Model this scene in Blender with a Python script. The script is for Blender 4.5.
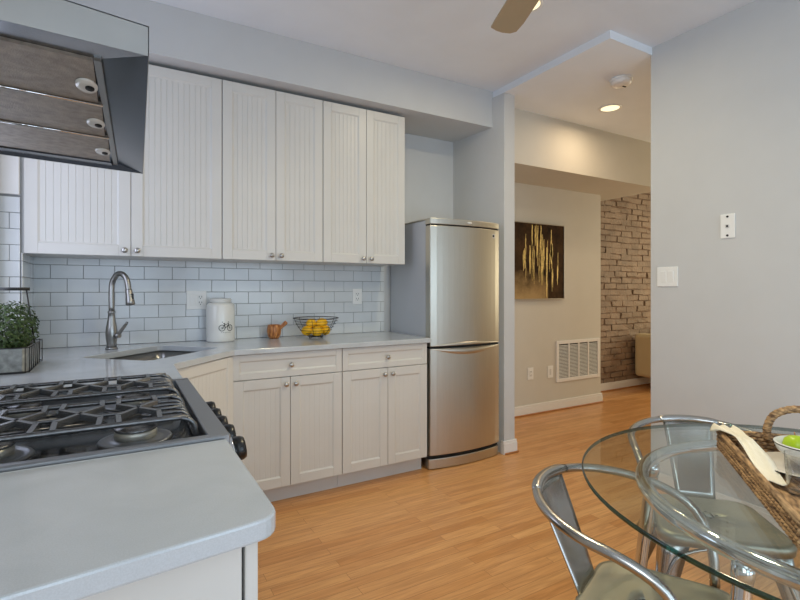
import bpy, bmesh, math, random
from math import sin, cos, pi, radians, sqrt
from mathutils import Vector, Matrix
random.seed(7)
scene = bpy.context.scene
COL = scene.collection
for o in list(bpy.data.objects):
    bpy.data.objects.remove(o, do_unlink=True)

# ------------------------------------------------------------------ camera
cam_d = bpy.data.cameras.new('camera')
cam = bpy.data.objects.new('camera', cam_d)
COL.objects.link(cam)
cam.location = (0, 0, 1.2395)
cam.rotation_euler = (radians(90), 0, -0.5253)
cam_d.sensor_width = 36.0
cam_d.lens = 481.3 / 800 * 36
cam_d.shift_y = -10.8 / 800
cam_d.clip_start = 0.02
scene.camera = cam

# ------------------------------------------------------------------ world, exposure, lights
scene.view_settings.view_transform = 'Standard'
scene.view_settings.look = 'None'
scene.view_settings.gamma = 1
scene.view_settings.use_curve_mapping = False
scene.view_settings.exposure = 0.07
world = bpy.data.worlds.new('sky')
scene.world = world
world.use_nodes = True
wbg = world.node_tree.nodes['Background']
wbg.inputs[0].default_value = (0.80, 0.88, 1.0, 1)
wbg.inputs[1].default_value = 0.4

def area(name, loc, rot, sx, sy, power, color):
    d = bpy.data.lights.new(name, 'AREA')
    d.shape = 'RECTANGLE'; d.size = sx; d.size_y = sy
    d.energy = power; d.color = color
    o = bpy.data.objects.new(name, d); COL.objects.link(o)
    o.location = loc; o.rotation_euler = rot
    return o
# light powers per colour channel (red, green, blue)
LP = {
 'front': (20, 25.5, 30.5), 'left': (22, 25.5, 28), 'sink': (4.3, 4.7, 6.0),
 'east': (46, 40, 27), 'hall': (5.2, 4.0, 2.6), 'can': (9.2, 8.0, 5.2), 'fan': (10.8, 9.4, 6.0),
}
def pw(k):
    c = LP[k]; m = max(max(c), 1e-6)
    return m, tuple(x / m for x in c)
# left-wall daylight; windows behind the camera and in the living room are added fill
e, c = pw('front'); area('daylight_or_fill', (1.80, -2.17, 1.10), (radians(90), 0, 0), 1.6, 1.9, e, c)  # added fill from behind the camera, set low to reach the base cabinets
area('daylight_or_fill', (0.12, -2.17, 1.10), (radians(90), 0, 0), 0.8, 1.9, e * .5, c)
e, c = pw('left'); area('daylight_or_fill', (-.505, -.95, 1.60), (radians(90), 0, radians(-90)), 1.2, 1.3, e, c)
e, c = pw('sink'); area('daylight_or_fill', (-.505, 2.49, 1.65), (radians(90), 0, radians(-90)), 0.62, 1.2, e, c)
e, c = pw('east'); area('daylight_or_fill', (7.15, 2.2, 1.5), (radians(90), 0, radians(90)), 1.4, 1.4, e, c)  # fill added to brighten the hall, no window known there

# ------------------------------------------------------------------ materials
def s2l(c):
    return tuple(((x / 255) / 12.92 if x / 255 <= 0.04045 else ((x / 255 + 0.055) / 1.055) ** 2.4) for x in c)

def mat(name, rgb, rough=0.5, metal=0.0, bump=0.0, bscale=40, var=0.0, vscale=6, spec=0.5, coat=0.0, stretch=None, aniso=None):
    m = bpy.data.materials.new(name); m.use_nodes = True
    nt = m.node_tree; b = nt.nodes['Principled BSDF']
    c = s2l(rgb)
    b.inputs['Base Color'].default_value = (*c, 1)
    b.inputs['Roughness'].default_value = rough
    b.inputs['Metallic'].default_value = metal
    b.inputs['Specular IOR Level'].default_value = spec
    b.inputs['Coat Weight'].default_value = coat
    tc = nt.nodes.new('ShaderNodeTexCoord')
    src = tc.outputs['Object']
    if stretch:
        mp = nt.nodes.new('ShaderNodeMapping'); mp.inputs['Scale'].default_value = stretch
        nt.links.new(src, mp.inputs[0]); src = mp.outputs[0]
    n = nt.nodes.new('ShaderNodeTexNoise'); n.inputs['Scale'].default_value = vscale; n.inputs['Detail'].default_value = 5
    nt.links.new(src, n.inputs['Vector'])
    v = max(var, 0.015)
    r = nt.nodes.new('ShaderNodeValToRGB')
    r.color_ramp.elements[0].position = 0.3; r.color_ramp.elements[1].position = 0.7
    r.color_ramp.elements[0].color = (*[x * (1 - v) for x in c], 1)
    r.color_ramp.elements[1].color = (*[min(1, x * (1 + v)) for x in c], 1)
    nt.links.new(n.outputs['Fac'], r.inputs[0]); nt.links.new(r.outputs[0], b.inputs['Base Color'])
    if bump:
        n2 = nt.nodes.new('ShaderNodeTexNoise'); n2.inputs['Scale'].default_value = bscale; n2.inputs['Detail'].default_value = 6
        nt.links.new(src, n2.inputs['Vector'])
        bp = nt.nodes.new('ShaderNodeBump'); bp.inputs['Strength'].default_value = bump; bp.inputs['Distance'].default_value = 0.01
        nt.links.new(n2.outputs['Fac'], bp.inputs['Height']); nt.links.new(bp.outputs[0], b.inputs['Normal'])
    return m

M = {}
M['wall'] = mat('wall_paint', (198, 199, 200), 0.75, bump=0.03, bscale=120)
M['hallwall'] = mat('hall_wall_paint', (203, 199, 190), 0.75, bump=0.03, bscale=120)
M['ceil'] = mat('ceiling_paint', (226, 231, 238), 0.85)
M['trim'] = mat('white_trim', (228, 226, 224), 0.4)
M['cab'] = mat('cabinet_white', (208, 206, 202), 0.38)
M['cabin'] = mat('cabinet_carcass', (205, 202, 200), 0.5)
M['tile'] = mat('subway_tile', (208, 212, 215), 0.15, var=0.05, vscale=4, bump=0.05, bscale=9)
M['grout'] = mat('grout', (134, 136, 138), 0.9)
M['nickel'] = mat('brushed_nickel', (180, 178, 175), 0.28, 1.0)
M['darknickel'] = mat('faucet_nickel', (158, 157, 155), 0.3, 1.0)
M['chrome'] = mat('polished_chrome', (215, 216, 218), 0.08, 1.0)
M['chair'] = mat('raw_steel', (176, 174, 170), 0.24, 1.0, var=0.12, vscale=9)
M['seat'] = mat('seat_steel', (160, 157, 142), 0.42, 0.85, var=0.12, vscale=5, bump=0.05, bscale=3)
M['steel'] = mat('brushed_steel', (192, 188, 178), 0.36, 1.0, var=0.04, vscale=5, stretch=(60, 60, 1))
M['hood'] = mat('hood_steel', (162, 160, 157), 0.36, 0.9, var=0.06, vscale=5)
M['hoodin'] = mat('hood_inner_steel', (96, 99, 106), 0.22, 1.0, var=0.08, vscale=5)
M['filter'] = mat('greasy_filter', (160, 150, 139), 0.5, 0.35, var=0.22, vscale=45, bump=0.3, bscale=300)
M['sinksteel'] = mat('sink_steel', (150, 150, 148), 0.28, 1.0)
M['fridgeside'] = mat('fridge_side_grey', (186, 190, 196), 0.42, 0.1, bump=0.1, bscale=400)
M['black'] = mat('black_plastic', (22, 22, 24), 0.3)
M['dark'] = mat('dark_gap', (14, 14, 15), 0.8)
M['iron'] = mat('cast_iron', (112, 112, 114), 0.26, 0.75, bump=0.15, bscale=300)
M['enamel'] = mat('range_enamel', (30, 31, 34), 0.12, 0.2)
M['rangesteel'] = mat('range_black_steel', (146, 148, 152), 0.36, 0.85)
M['burner'] = mat('burner_ring', (185, 182, 172), 0.45, 0.7, var=0.1)
M['white'] = mat('white_plastic', (232, 232, 230), 0.35)
M['whitegrey'] = mat('grey_plastic', (205, 204, 202), 0.4)
M['ceramic'] = mat('white_ceramic', (226, 226, 222), 0.18)
M['plate'] = mat('plate_glaze', (224, 218, 210), 0.25, var=0.12, vscale=12)
M['lemon'] = mat('lemon_skin', (240, 184, 20), 0.42, bump=0.25, bscale=150, var=0.05)
M['lime'] = mat('green_apple', (168, 196, 28), 0.3, var=0.12, vscale=20)
M['cloth'] = mat('linen_napkin', (236, 228, 208), 0.9, bump=0.3, bscale=300, var=0.05)
M['galv'] = mat('galvanised_metal', (150, 152, 150), 0.5, 0.6, var=0.3, vscale=50)
M['wire'] = mat('dark_wire', (60, 60, 60), 0.4, 0.8)
M['leaf'] = mat('leaf_green', (52, 72, 26), 0.6, var=0.6, vscale=45)
M['soil'] = mat('moss_soil', (50, 42, 26), 0.95, var=0.3)
M['sofa'] = mat('beige_upholstery', (206, 188, 152), 0.85, bump=0.2, bscale=200)
M['fan'] = mat('fan_blade', (176, 158, 128), 0.5)
M['frame'] = mat('silver_frame', (170, 162, 150), 0.35, 0.8)
M['gold'] = mat('gold_leaf', (224, 196, 124), 0.4, 0.5, var=0.3, vscale=60)
M['shoe'] = mat('shoe_moulding_oak', (168, 110, 62), 0.4)
M['brick'] = mat('brick_face', (142, 123, 106), 0.7, var=0.25, vscale=5, bump=1.0, bscale=28)
M['mortar'] = mat('brick_mortar', (126, 104, 88), 0.95, var=0.2, vscale=20, bump=0.8, bscale=50)
M['print'] = mat('black_print', (20, 20, 20), 0.5)

def wood(name, c1, c2, scale=(2, 30, 30), rough=0.4):
    m = bpy.data.materials.new(name); m.use_nodes = True
    nt = m.node_tree; b = nt.nodes['Principled BSDF']; b.inputs['Roughness'].default_value = rough
    tc = nt.nodes.new('ShaderNodeTexCoord'); mp = nt.nodes.new('ShaderNodeMapping'); mp.inputs['Scale'].default_value = scale
    n = nt.nodes.new('ShaderNodeTexNoise'); n.inputs['Scale'].default_value = 3; n.inputs['Detail'].default_value = 6
    r = nt.nodes.new('ShaderNodeValToRGB'); r.color_ramp.elements[0].position = .35; r.color_ramp.elements[1].position = .65
    r.color_ramp.elements[0].color = (*s2l(c1), 1); r.color_ramp.elements[1].color = (*s2l(c2), 1)
    L = nt.links.new
    L(tc.outputs['Object'], mp.inputs[0]); L(mp.outputs[0], n.inputs['Vector']); L(n.outputs['Fac'], r.inputs[0]); L(r.outputs[0], b.inputs['Base Color'])
    return m
M['mortarwood'] = wood('olive_wood', (120, 62, 26), (206, 140, 78), (30, 30, 4))
M['wicker'] = wood('wicker', (84, 56, 34), (200, 160, 112), (7, 26, 60), 0.7)

def floor_mat():
    m = bpy.data.materials.new('oak_strip_floor'); m.use_nodes = True
    nt = m.node_tree; b = nt.nodes['Principled BSDF']; L = nt.links.new; N = nt.nodes.new
    tc = N('ShaderNodeTexCoord')
    br = N('ShaderNodeTexBrick'); br.offset = 0.37; br.offset_frequency = 2; br.squash = 1
    br.inputs['Scale'].default_value = 1; br.inputs['Brick Width'].default_value = 0.85; br.inputs['Row Height'].default_value = 0.057
    br.inputs['Mortar Size'].default_value = 0.0009; br.inputs['Mortar Smooth'].default_value = 0.2; br.inputs['Bias'].default_value = 0.0
    br.inputs['Color1'].default_value = (0, 0, 0, 1); br.inputs['Color2'].default_value = (1, 1, 1, 1); br.inputs['Mortar'].default_value = (0.5, 0.5, 0.5, 1)
    L(tc.outputs['Object'], br.inputs['Vector'])
    # plank-dependent offset of the grain
    sc = N('ShaderNodeVectorMath'); sc.operation = 'SCALE'; sc.inputs['Scale'].default_value = 9.0
    L(br.outputs['Color'], sc.inputs[0])
    ad = N('ShaderNodeVectorMath'); ad.operation = 'ADD'; L(tc.outputs['Object'], ad.inputs[0]); L(sc.outputs[0], ad.inputs[1])
    mp = N('ShaderNodeMapping'); mp.inputs['Scale'].default_value = (1.3, 16, 1); L(ad.outputs[0], mp.inputs[0])
    n = N('ShaderNodeTexNoise'); n.inputs['Scale'].default_value = 2.2; n.inputs['Detail'].default_value = 7; n.inputs['Distortion'].default_value = 1.2
    L(mp.outputs[0], n.inputs['Vector'])
    mp2 = N('ShaderNodeMapping'); mp2.inputs['Scale'].default_value = (4, 160, 1); L(ad.outputs[0], mp2.inputs[0])
    n2 = N('ShaderNodeTexNoise'); n2.inputs['Scale'].default_value = 2; n2.inputs['Detail'].default_value = 3; L(mp2.outputs[0], n2.inputs['Vector'])
    r1 = N('ShaderNodeValToRGB'); e = r1.color_ramp.elements
    e[0].position = 0; e[0].color = (*s2l((203, 146, 90)), 1); e[1].position = 1; e[1].color = (*s2l((222, 170, 114)), 1)
    x = e.new(0.5); x.color = (*s2l((213, 159, 105)), 1)
    L(br.outputs['Color'], r1.inputs[0])
    r2 = N('ShaderNodeValToRGB'); e = r2.color_ramp.elements
    e[0].position = 0.38; e[0].color = (0.80, 0.73, 0.64, 1); e[1].position = 0.62; e[1].color = (1.06, 1.04, 1.0, 1)
    L(n.outputs['Fac'], r2.inputs[0])
    mx = N('ShaderNodeMixRGB'); mx.blend_type = 'MULTIPLY'; mx.inputs[0].default_value = 0.75
    L(r1.outputs[0], mx.inputs[1]); L(r2.outputs[0], mx.inputs[2])
    r3 = N('ShaderNodeValToRGB'); e = r3.color_ramp.elements
    e[0].position = 0.35; e[0].color = (0.85, 0.8, 0.75, 1); e[1].position = 0.6; e[1].color = (1, 1, 1, 1)
    L(n2.outputs['Fac'], r3.inputs[0])
    mx2 = N('ShaderNodeMixRGB'); mx2.blend_type = 'MULTIPLY'; mx2.inputs[0].default_value = 0.85
    L(mx.outputs[0], mx2.inputs[1]); L(r3.outputs[0], mx2.inputs[2])
    mx3 = N('ShaderNodeMixRGB'); mx3.blend_type = 'MIX'; mx3.inputs[2].default_value = (*s2l((150, 98, 54)), 1)
    L(br.outputs['Fac'], mx3.inputs[0]); L(mx2.outputs[0], mx3.inputs[1])
    L(mx3.outputs[0], b.inputs['Base Color'])
    b.inputs['Roughness'].default_value = 0.3
    b.inputs['Specular IOR Level'].default_value = 0.4
    bp = N('ShaderNodeBump'); bp.inputs['Strength'].default_value = 0.15; bp.inputs['Distance'].default_value = 0.002; bp.invert = True
    L(br.outputs['Fac'], bp.inputs['Height']); L(bp.outputs[0], b.inputs['Normal'])
    return m
M['floor'] = floor_mat()

def quartz():
    m = bpy.data.materials.new('grey_quartz'); m.use_nodes = True
    nt = m.node_tree; b = nt.nodes['Principled BSDF']; L = nt.links.new; N = nt.nodes.new
    tc = N('ShaderNodeTexCoord'); n = N('ShaderNodeTexNoise'); n.inputs['Scale'].default_value = 7; n.inputs['Detail'].default_value = 8
    n.inputs['Distortion'].default_value = 0.6
    L(tc.outputs['Object'], n.inputs['Vector'])
    r = N('ShaderNodeValToRGB'); e = r.color_ramp.elements
    e[0].position = .3; e[0].color = (*s2l((184, 189, 194)), 1); e[1].position = .7; e[1].color = (*s2l((194, 199, 204)), 1)
    L(n.outputs['Fac'], r.inputs[0])
    n2 = N('ShaderNodeTexNoise'); n2.inputs['Scale'].default_value = 500; L(tc.outputs['Object'], n2.inputs['Vector'])
    r2 = N('ShaderNodeValToRGB'); e = r2.color_ramp.elements; e[0].position = .4; e[0].color = (.93, .93, .93, 1); e[1].position = .6; e[1].color = (1, 1, 1, 1)
    L(n2.outputs['Fac'], r2.inputs[0])
    mx = N('ShaderNodeMixRGB'); mx.blend_type = 'MULTIPLY'; mx.inputs[0].default_value = 1
    L(r.outputs[0], mx.inputs[1]); L(r2.outputs[0], mx.inputs[2]); L(mx.outputs[0], b.inputs['Base Color'])
    b.inputs['Roughness'].default_value = 0.13; b.inputs['Specular IOR Level'].default_value = 0.6
    return m
M['quartz'] = quartz()

def thin_glass(name, tint, ior=1.5, rough=0.0, boost=0.0):
    m = bpy.data.materials.new(name); m.use_nodes = True
    nt = m.node_tree; nt.nodes.clear(); L = nt.links.new; N = nt.nodes.new
    out = N('ShaderNodeOutputMaterial'); mix = N('ShaderNodeMixShader'); t = N('ShaderNodeBsdfTransparent'); g = N('ShaderNodeBsdfGlossy')
    g.inputs['Roughness'].default_value = rough; t.inputs[0].default_value = (*tint, 1)
    # reflectance 0.04 + 0.96 (1 - |cos|)^5, the same on both sides of the pane
    ge = N('ShaderNodeNewGeometry'); dt = N('ShaderNodeVectorMath'); dt.operation = 'DOT_PRODUCT'
    L(ge.outputs['Incoming'], dt.inputs[0]); L(ge.outputs['Normal'], dt.inputs[1])
    ab = N('ShaderNodeMath'); ab.operation = 'ABSOLUTE'; L(dt.outputs['Value'], ab.inputs[0])
    om = N('ShaderNodeMath'); om.operation = 'SUBTRACT'; om.inputs[0].default_value = 1; L(ab.outputs[0], om.inputs[1])
    pw = N('ShaderNodeMath'); pw.operation = 'POWER'; pw.inputs[1].default_value = 5; L(om.outputs[0], pw.inputs[0])
    a = N('ShaderNodeMath'); a.operation = 'MULTIPLY_ADD'; a.inputs[1].default_value = 0.95; a.inputs[2].default_value = 0.04 + boost; a.use_clamp = True
    L(pw.outputs[0], a.inputs[0]); L(a.outputs[0], mix.inputs[0]); L(t.outputs[0], mix.inputs[1]); L(g.outputs[0], mix.inputs[2]); L(mix.outputs[0], out.inputs[0])
    return m
M['glass'] = thin_glass('table_glass', (0.93, 0.965, 0.95))
M['glassedge'] = thin_glass('table_glass_edge', (0.03, 0.12, 0.095), 1.5, 0.1, 0.05)
M['tumbler'] = thin_glass('tumbler_glass', (0.93, 0.93, 0.92), 1.5, 0.02, 0.03)
M['pane'] = thin_glass('window_pane', (0.97, 0.98, 0.98))

def emit(name, rgb, s):
    m = bpy.data.materials.new(name); m.use_nodes = True
    nt = m.node_tree; nt.nodes.clear(); e = nt.nodes.new('ShaderNodeEmission'); o = nt.nodes.new('ShaderNodeOutputMaterial')
    e.inputs[0].default_value = (*rgb, 1); e.inputs[1].default_value = s; nt.links.new(e.outputs[0], o.inputs[0])
    return m
M['fan_fill'] = emit('fan_fill_bowl', (1.0, 0.84, 0.60), 1.2)  # glow of the added light kit under the fan
M['lamp'] = emit('lamp_lens', (1.0, 0.84, 0.50), 1.5)

def painting_mat():
    m = bpy.data.materials.new('abstract_canvas'); m.use_nodes = True
    nt = m.node_tree; b = nt.nodes['Principled BSDF']; L = nt.links.new; N = nt.nodes.new
    b.inputs['Roughness'].default_value = 0.9; b.inputs['Specular IOR Level'].default_value = 0.15
    tc = N('ShaderNodeTexCoord'); sx = N('ShaderNodeSeparateXYZ'); L(tc.outputs['Object'], sx.inputs[0])
    n = N('ShaderNodeTexNoise'); n.inputs['Scale'].default_value = 5; n.inputs['Detail'].default_value = 8; n.inputs['Roughness'].default_value = .7
    L(tc.outputs['Object'], n.inputs['Vector'])
    r = N('ShaderNodeValToRGB'); e = r.color_ramp.elements
    e[0].position = .35; e[0].color = (*s2l((34, 24, 16)), 1); e[1].position = .8; e[1].color = (*s2l((88, 64, 40)), 1)
    L(n.outputs['Fac'], r.inputs[0])
    # pale cloud low on the canvas: 1 - smooth(z/.34), fading to the right
    a = N('ShaderNodeMath'); a.operation = 'MULTIPLY_ADD'; a.inputs[1].default_value = -3.4; a.inputs[2].default_value = 0.20
    L(sx.outputs['Z'], a.inputs[0])
    c = N('ShaderNodeMath'); c.operation = 'MULTIPLY_ADD'; c.inputs[1].default_value = 1.6; L(n.outputs['Fac'], c.inputs[0]); L(a.outputs[0], c.inputs[2])
    x2 = N('ShaderNodeMath'); x2.operation = 'GREATER_THAN'; x2.inputs[1].default_value = 0.52; L(sx.outputs['X'], x2.inputs[0])
    d = N('ShaderNodeMath'); d.operation = 'SUBTRACT'; d.use_clamp = True; L(c.outputs[0], d.inputs[0]); L(x2.outputs[0], d.inputs[1])
    d2 = N('ShaderNodeMath'); d2.operation = 'MULTIPLY'; d2.use_clamp = True; d2.inputs[1].default_value = .75; L(d.outputs[0], d2.inputs[0])
    mx = N('ShaderNodeMixRGB'); mx.inputs[2].default_value = (*s2l((190, 160, 112)), 1); L(d2.outputs[0], mx.inputs[0]); L(r.outputs[0], mx.inputs[1])
    L(mx.outputs[0], b.inputs['Base Color'])
    return m
M['painting'] = painting_mat()

# ------------------------------------------------------------------ mesh helpers
def B(): return bmesh.new()

def box(bm, x0, x1, y0, y1, z0, z1, bev=0.0, seg=1, mi=0):
    r = bmesh.ops.create_cube(bm, size=1)
    vs = r['verts']
    for v in vs:
        v.co = Vector(((x0 + x1) / 2 + v.co.x * (x1 - x0), (y0 + y1) / 2 + v.co.y * (y1 - y0), (z0 + z1) / 2 + v.co.z * (z1 - z0)))
    fs = set(f for v in vs for f in v.link_faces)
    if mi:
        for f in fs: f.material_index = mi
    if bev:
        es = list(set(e for v in vs for e in v.link_edges))
        r2 = bmesh.ops.bevel(bm, geom=es, offset=bev, segments=seg, profile=0.5, affect='EDGES')
        if mi:
            for f in r2['faces']: f.material_index = mi
        return None
    return vs

def prism(bm, pts, z0, z1, bev=0.0, seg=2):
    lo = [bm.verts.new((x, y, z0)) for x, y in pts]; hi = [bm.verts.new((x, y, z1)) for x, y in pts]
    n = len(pts); fs = []
    fs.append(bm.faces.new(hi)); fs.append(bm.faces.new(lo[::-1]))
    for i in range(n): fs.append(bm.faces.new((lo[i], lo[(i + 1) % n], hi[(i + 1) % n], hi[i])))
    bmesh.ops.recalc_face_normals(bm, faces=fs)
    if bev:
        es = [e for e in fs[0].edges] + [e for e in fs[1].edges]
        bmesh.ops.bevel(bm, geom=es, offset=bev, segments=seg, profile=0.5, affect='EDGES')

def smooth_path(P, n=8, closed=False):
    P = [Vector(p) for p in P]; out = []; N = len(P)
    rng = range(N if closed else N - 1)
    for i in rng:
        p0 = P[(i - 1) % N] if (closed or i > 0) else P[0] * 2 - P[1]
        p1 = P[i]; p2 = P[(i + 1) % N]
        p3 = P[(i + 2) % N] if (closed or i + 2 < N) else P[-1] * 2 - P[-2]
        for k in range(n):
            t = k / n
            out.append(0.5 * ((2 * p1) + (-p0 + p2) * t + (2 * p0 - 5 * p1 + 4 * p2 - p3) * t * t + (-p0 + 3 * p1 - 3 * p2 + p3) * t ** 3))
    if not closed: out.append(P[-1])
    return out

def tube(bm, P, r, seg=10, closed=False, flat=1.0):
    P = [Vector(p) for p in P]; n = len(P)
    if not isinstance(r, (list, tuple)): r = [r] * n
    if len(r) != n: r = [r[0] + (r[-1] - r[0]) * i / (n - 1) for i in range(n)]
    rings = []; up = None
    for i in range(n):
        a = P[(i - 1) % n] if (closed or i > 0) else P[i]; b = P[(i + 1) % n] if (closed or i < n - 1) else P[i]
        t = (b - a)
        if t.length < 1e-9: t = Vector((0, 0, 1))
        t.normalize()
        if up is None:
            up = Vector((0, 0, 1)) if abs(t.z) < .9 else Vector((1, 0, 0))
        s = t.cross(up)
        if s.length < 1e-6: s = t.cross(Vector((0, 1, 0)))
        s.normalize(); up = s.cross(t).normalized()
        rings.append([bm.verts.new(P[i] + s * (cos(2 * pi * k / seg) * r[i]) + up * (sin(2 * pi * k / seg) * r[i] * flat)) for k in range(seg)])
    m = n if closed else n - 1
    for i in range(m):
        A, C = rings[i], rings[(i + 1) % n]
        for k in range(seg):
            f = bm.faces.new((A[k], A[(k + 1) % seg], C[(k + 1) % seg], C[k])); f.smooth = True
    if not closed:
        bm.faces.new(rings[0][::-1]); bm.faces.new(rings[-1])

def lathe(bm, prof, seg=28, loc=(0, 0, 0), axis='Z', mi=0, sx=1.0, sy=1.0, smooth=True):
    rings = []
    L = Vector(loc)
    def tf(x, y, z):
        if axis == 'Z': return L + Vector((x * sx, y * sy, z))
        if axis == '-Y': return L + Vector((x, -z, y))
        if axis == 'X': return L + Vector((z, x, y))
    for r, z in prof:
        if r < 1e-6: rings.append([bm.verts.new(tf(0, 0, z))])
        else: rings.append([bm.verts.new(tf(r * cos(2 * pi * k / seg), r * sin(2 * pi * k / seg), z)) for k in range(seg)])
    fs = []
    for i in range(len(rings) - 1):
        A, C = rings[i], rings[i + 1]
        if len(A) == 1 and len(C) == 1: continue
        for k in range(seg):
            k2 = (k + 1) % seg
            if len(A) == 1: f = bm.faces.new((A[0], C[k2], C[k]))
            elif len(C) == 1: f = bm.faces.new((A[k], A[k2], C[0]))
            else: f = bm.faces.new((A[k], A[k2], C[k2], C[k]))
            f.smooth = smooth; f.material_index = mi; fs.append(f)
    bmesh.ops.recalc_face_normals(bm, faces=fs)

def loft(bm, rings, cap=True, smooth=True, closed=True):
    R = [[bm.verts.new(p) for p in ring] for ring in rings]; n = len(R[0]); fs = []
    for i in range(len(R) - 1):
        for k in range(n if closed else n - 1):
            f = bm.faces.new((R[i][k], R[i][(k + 1) % n], R[i + 1][(k + 1) % n], R[i + 1][k])); f.smooth = smooth; fs.append(f)
    if cap:
        fs.append(bm.faces.new(R[0][::-1])); fs.append(bm.faces.new(R[-1]))
    bmesh.ops.recalc_face_normals(bm, faces=fs)

def rrect(cx, cy, w, d, r, z, n=5, exp=None):
    pts = []
    for q, (sx, sy) in enumerate(((1, 1), (-1, 1), (-1, -1), (1, -1))):
        for k in range(n + 1):
            a = q * pi / 2 + k / n * pi / 2
            pts.append((cx + sx * (w / 2 - r) + r * cos(a), cy + sy * (d / 2 - r) + r * sin(a), z))
    return pts

def obj(name, bm, m, parent=None, bevel=0.0, smooth=None):
    me = bpy.data.meshes.new(name); bm.normal_update(); bm.to_mesh(me); bm.free()
    for mm in (m if isinstance(m, (list, tuple)) else [m]): me.materials.append(M[mm])
    o = bpy.data.objects.new(name, me); COL.objects.link(o)
    if parent: o.parent = parent
    if bevel:
        b = o.modifiers.new('bevel', 'BEVEL'); b.width = bevel; b.segments = 2; b.limit_method = 'ANGLE'; b.angle_limit = radians(40)
    return o

def tag(o, label, cat, group=None):
    o['label'] = label; o['category'] = cat
    if group: o['group'] = group
    return o

def thing(name, label, cat, loc=(0, 0, 0), rz=0, group=None):
    o = bpy.data.objects.new(name, None); COL.objects.link(o); o.empty_display_size = .05
    o.location = loc; o.rotation_euler = (0, 0, rz)
    return tag(o, label, cat, group)

def struct(name, bm, m, bevel=0.0):
    o = obj(name, bm, m, None, bevel); o['kind'] = 'structure'
    return o

def copy_tree(o, parent=None):
    c = o.copy(); COL.objects.link(c)
    if parent: c.parent = parent
    for ch in list(o.children): copy_tree(ch, c)
    return c

# ------------------------------------------------------------------ dimensions
XL, XP, XR = -0.53, 2.49, 2.90      # left wall, doorway partition, right wall
YB, YH, YBR = 3.316, 3.47, 3.83      # kitchen back wall, hall wall, brick wall
ZC, ZH = 2.765, 2.717                # kitchen and hall ceilings
YF, XE = -2.20, 7.20                 # front wall (behind camera), far east wall

# ------------------------------------------------------------------ room shell
bm = B(); box(bm, XL - .15, XE + .15, YF - .15, YBR + .15, -0.06, 0); struct('floor', bm, 'floor')
bm = B(); box(bm, XL - .15, XP, YF - .15, YB + .12, ZC, ZC + .1)
box(bm, XP, XR + .1, YF - .15, 1.83, ZC, ZC + .1); struct('ceiling', bm, 'ceil')
bm = B(); box(bm, XP, XE + .15, 1.83, YBR + .15, ZH, ZH + .148)
box(bm, XR + .1, XE + .15, 0.4, 1.83, ZH, ZH + .148); struct('ceiling_hall', bm, 'ceil')
bm = B(); box(bm, XL - .15, XP, YB, YB + .12, 0, ZC); struct('wall_back', bm, 'wall')
bm = B(); WL = [(-1.6, -.3, .9, 2.3), (2.14, 2.84, 1.02, 2.28)]
ys_ = [YF - .15, -1.6, -.3, 2.14, 2.84, YB]
for a, b in ((ys_[0], ys_[1]), (ys_[2], ys_[3]), (ys_[4], ys_[5])): box(bm, XL - .15, XL, a, b, 0, ZC)
for a, b, z0, z1 in WL: box(bm, XL - .15, XL, a, b, 0, z0); box(bm, XL - .15, XL, a, b, z1, ZC)
struct('wall_left', bm, 'wall')
bm = B(); box(bm, XL, -.424, 2.955, YB, 0, ZC); struct('wall_left_chase', bm, 'wall')
bm = B(); box(bm, XL + .01, -.426, 2.938, 2.955, 1.697, 2.487, .003); struct('trim_2', bm, 'trim')
bm = B(); prism(bm, [(XP, 2.735), (XP + .105, 2.735), (XP + .105, YBR + .15), (XP - .045, YBR + .15), (XP - .045, YB)], 0, ZH); struct('wall_partition', bm, 'wall', .002)
bm = B(); box(bm, XR, XR + .12, YF, 1.84, 0, ZC); struct('wall_right', bm, 'wall', .002)
bm = B(); box(bm, XP + .105, 4.56, YH, YBR, 0, ZH); struct('wall_hall', bm, 'hallwall', .002)
bm = B(); box(bm, XE, XE + .15, .4, YBR, 0, 0.75); box(bm, XE, XE + .15, .4, YBR, 2.25, ZH)
box(bm, XE, XE + .15, .4, 1.4, .75, 2.25); box(bm, XE, XE + .15, 3.0, YBR, .75, 2.25); struct('wall_east', bm, 'hallwall')
bm = B(); box(bm, XR + .12, XE, .4, .52, 0, ZH); struct('wall_living', bm, 'hallwall')
# unseen front wall, two window openings added for their light
bm = B()
box(bm, XL, XR, YF - .15, YF, 0, .1); box(bm, XL, XR, YF - .15, YF, 2.1, ZC)
for a, b in ((XL, -.33), (.57, .95), (2.65, XR)): box(bm, a, b, YF - .15, YF, .1, 2.1)
struct('wall_front', bm, 'wall')
def window(name, axis, a, b, z0, z1, c):
    fr = B(); t = .045
    def bb(p, q, r, s, d0=0, d1=.05):
        if axis == 'Y': box(fr, p, q, c + d0, c + d1, r, s)
        else: box(fr, c + d0, c + d1, p, q, r, s)
    bb(a, a + t, z0, z1); bb(b - t, b, z0, z1); bb(a + t, b - t, z0, z0 + t); bb(a + t, b - t, z1 - t, z1)
    bb(a + t, b - t, (z0 + z1) / 2 - .02, (z0 + z1) / 2 + .02)
    bb((a + b) / 2 - .015, (a + b) / 2 + .015, z0 + t, z1 - t, .012, .038)
    w = struct(name, fr, 'trim')
    g = B()
    if axis == 'Y': box(g, a + t, b - t, c + .022, c + .027, z0 + t, z1 - t)
    else: box(g, c + .022, c + .027, a + t, b - t, z0 + t, z1 - t)
    obj('window_pane', g, 'pane', w)
window('added_window_1', 'Y', .95, 2.65, .1, 2.1, YF - .10)  # unseen pair, lowered like patio doors to light the base cabinets
window('added_window_2', 'Y', -.33, .57, .1, 2.1, YF - .10)
window('window_4', 'Z', -1.6, -.3, .9, 2.3, XL - .10)
window('window_5', 'Z', 2.14, 2.84, 1.02, 2.28, XL - .10)
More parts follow.
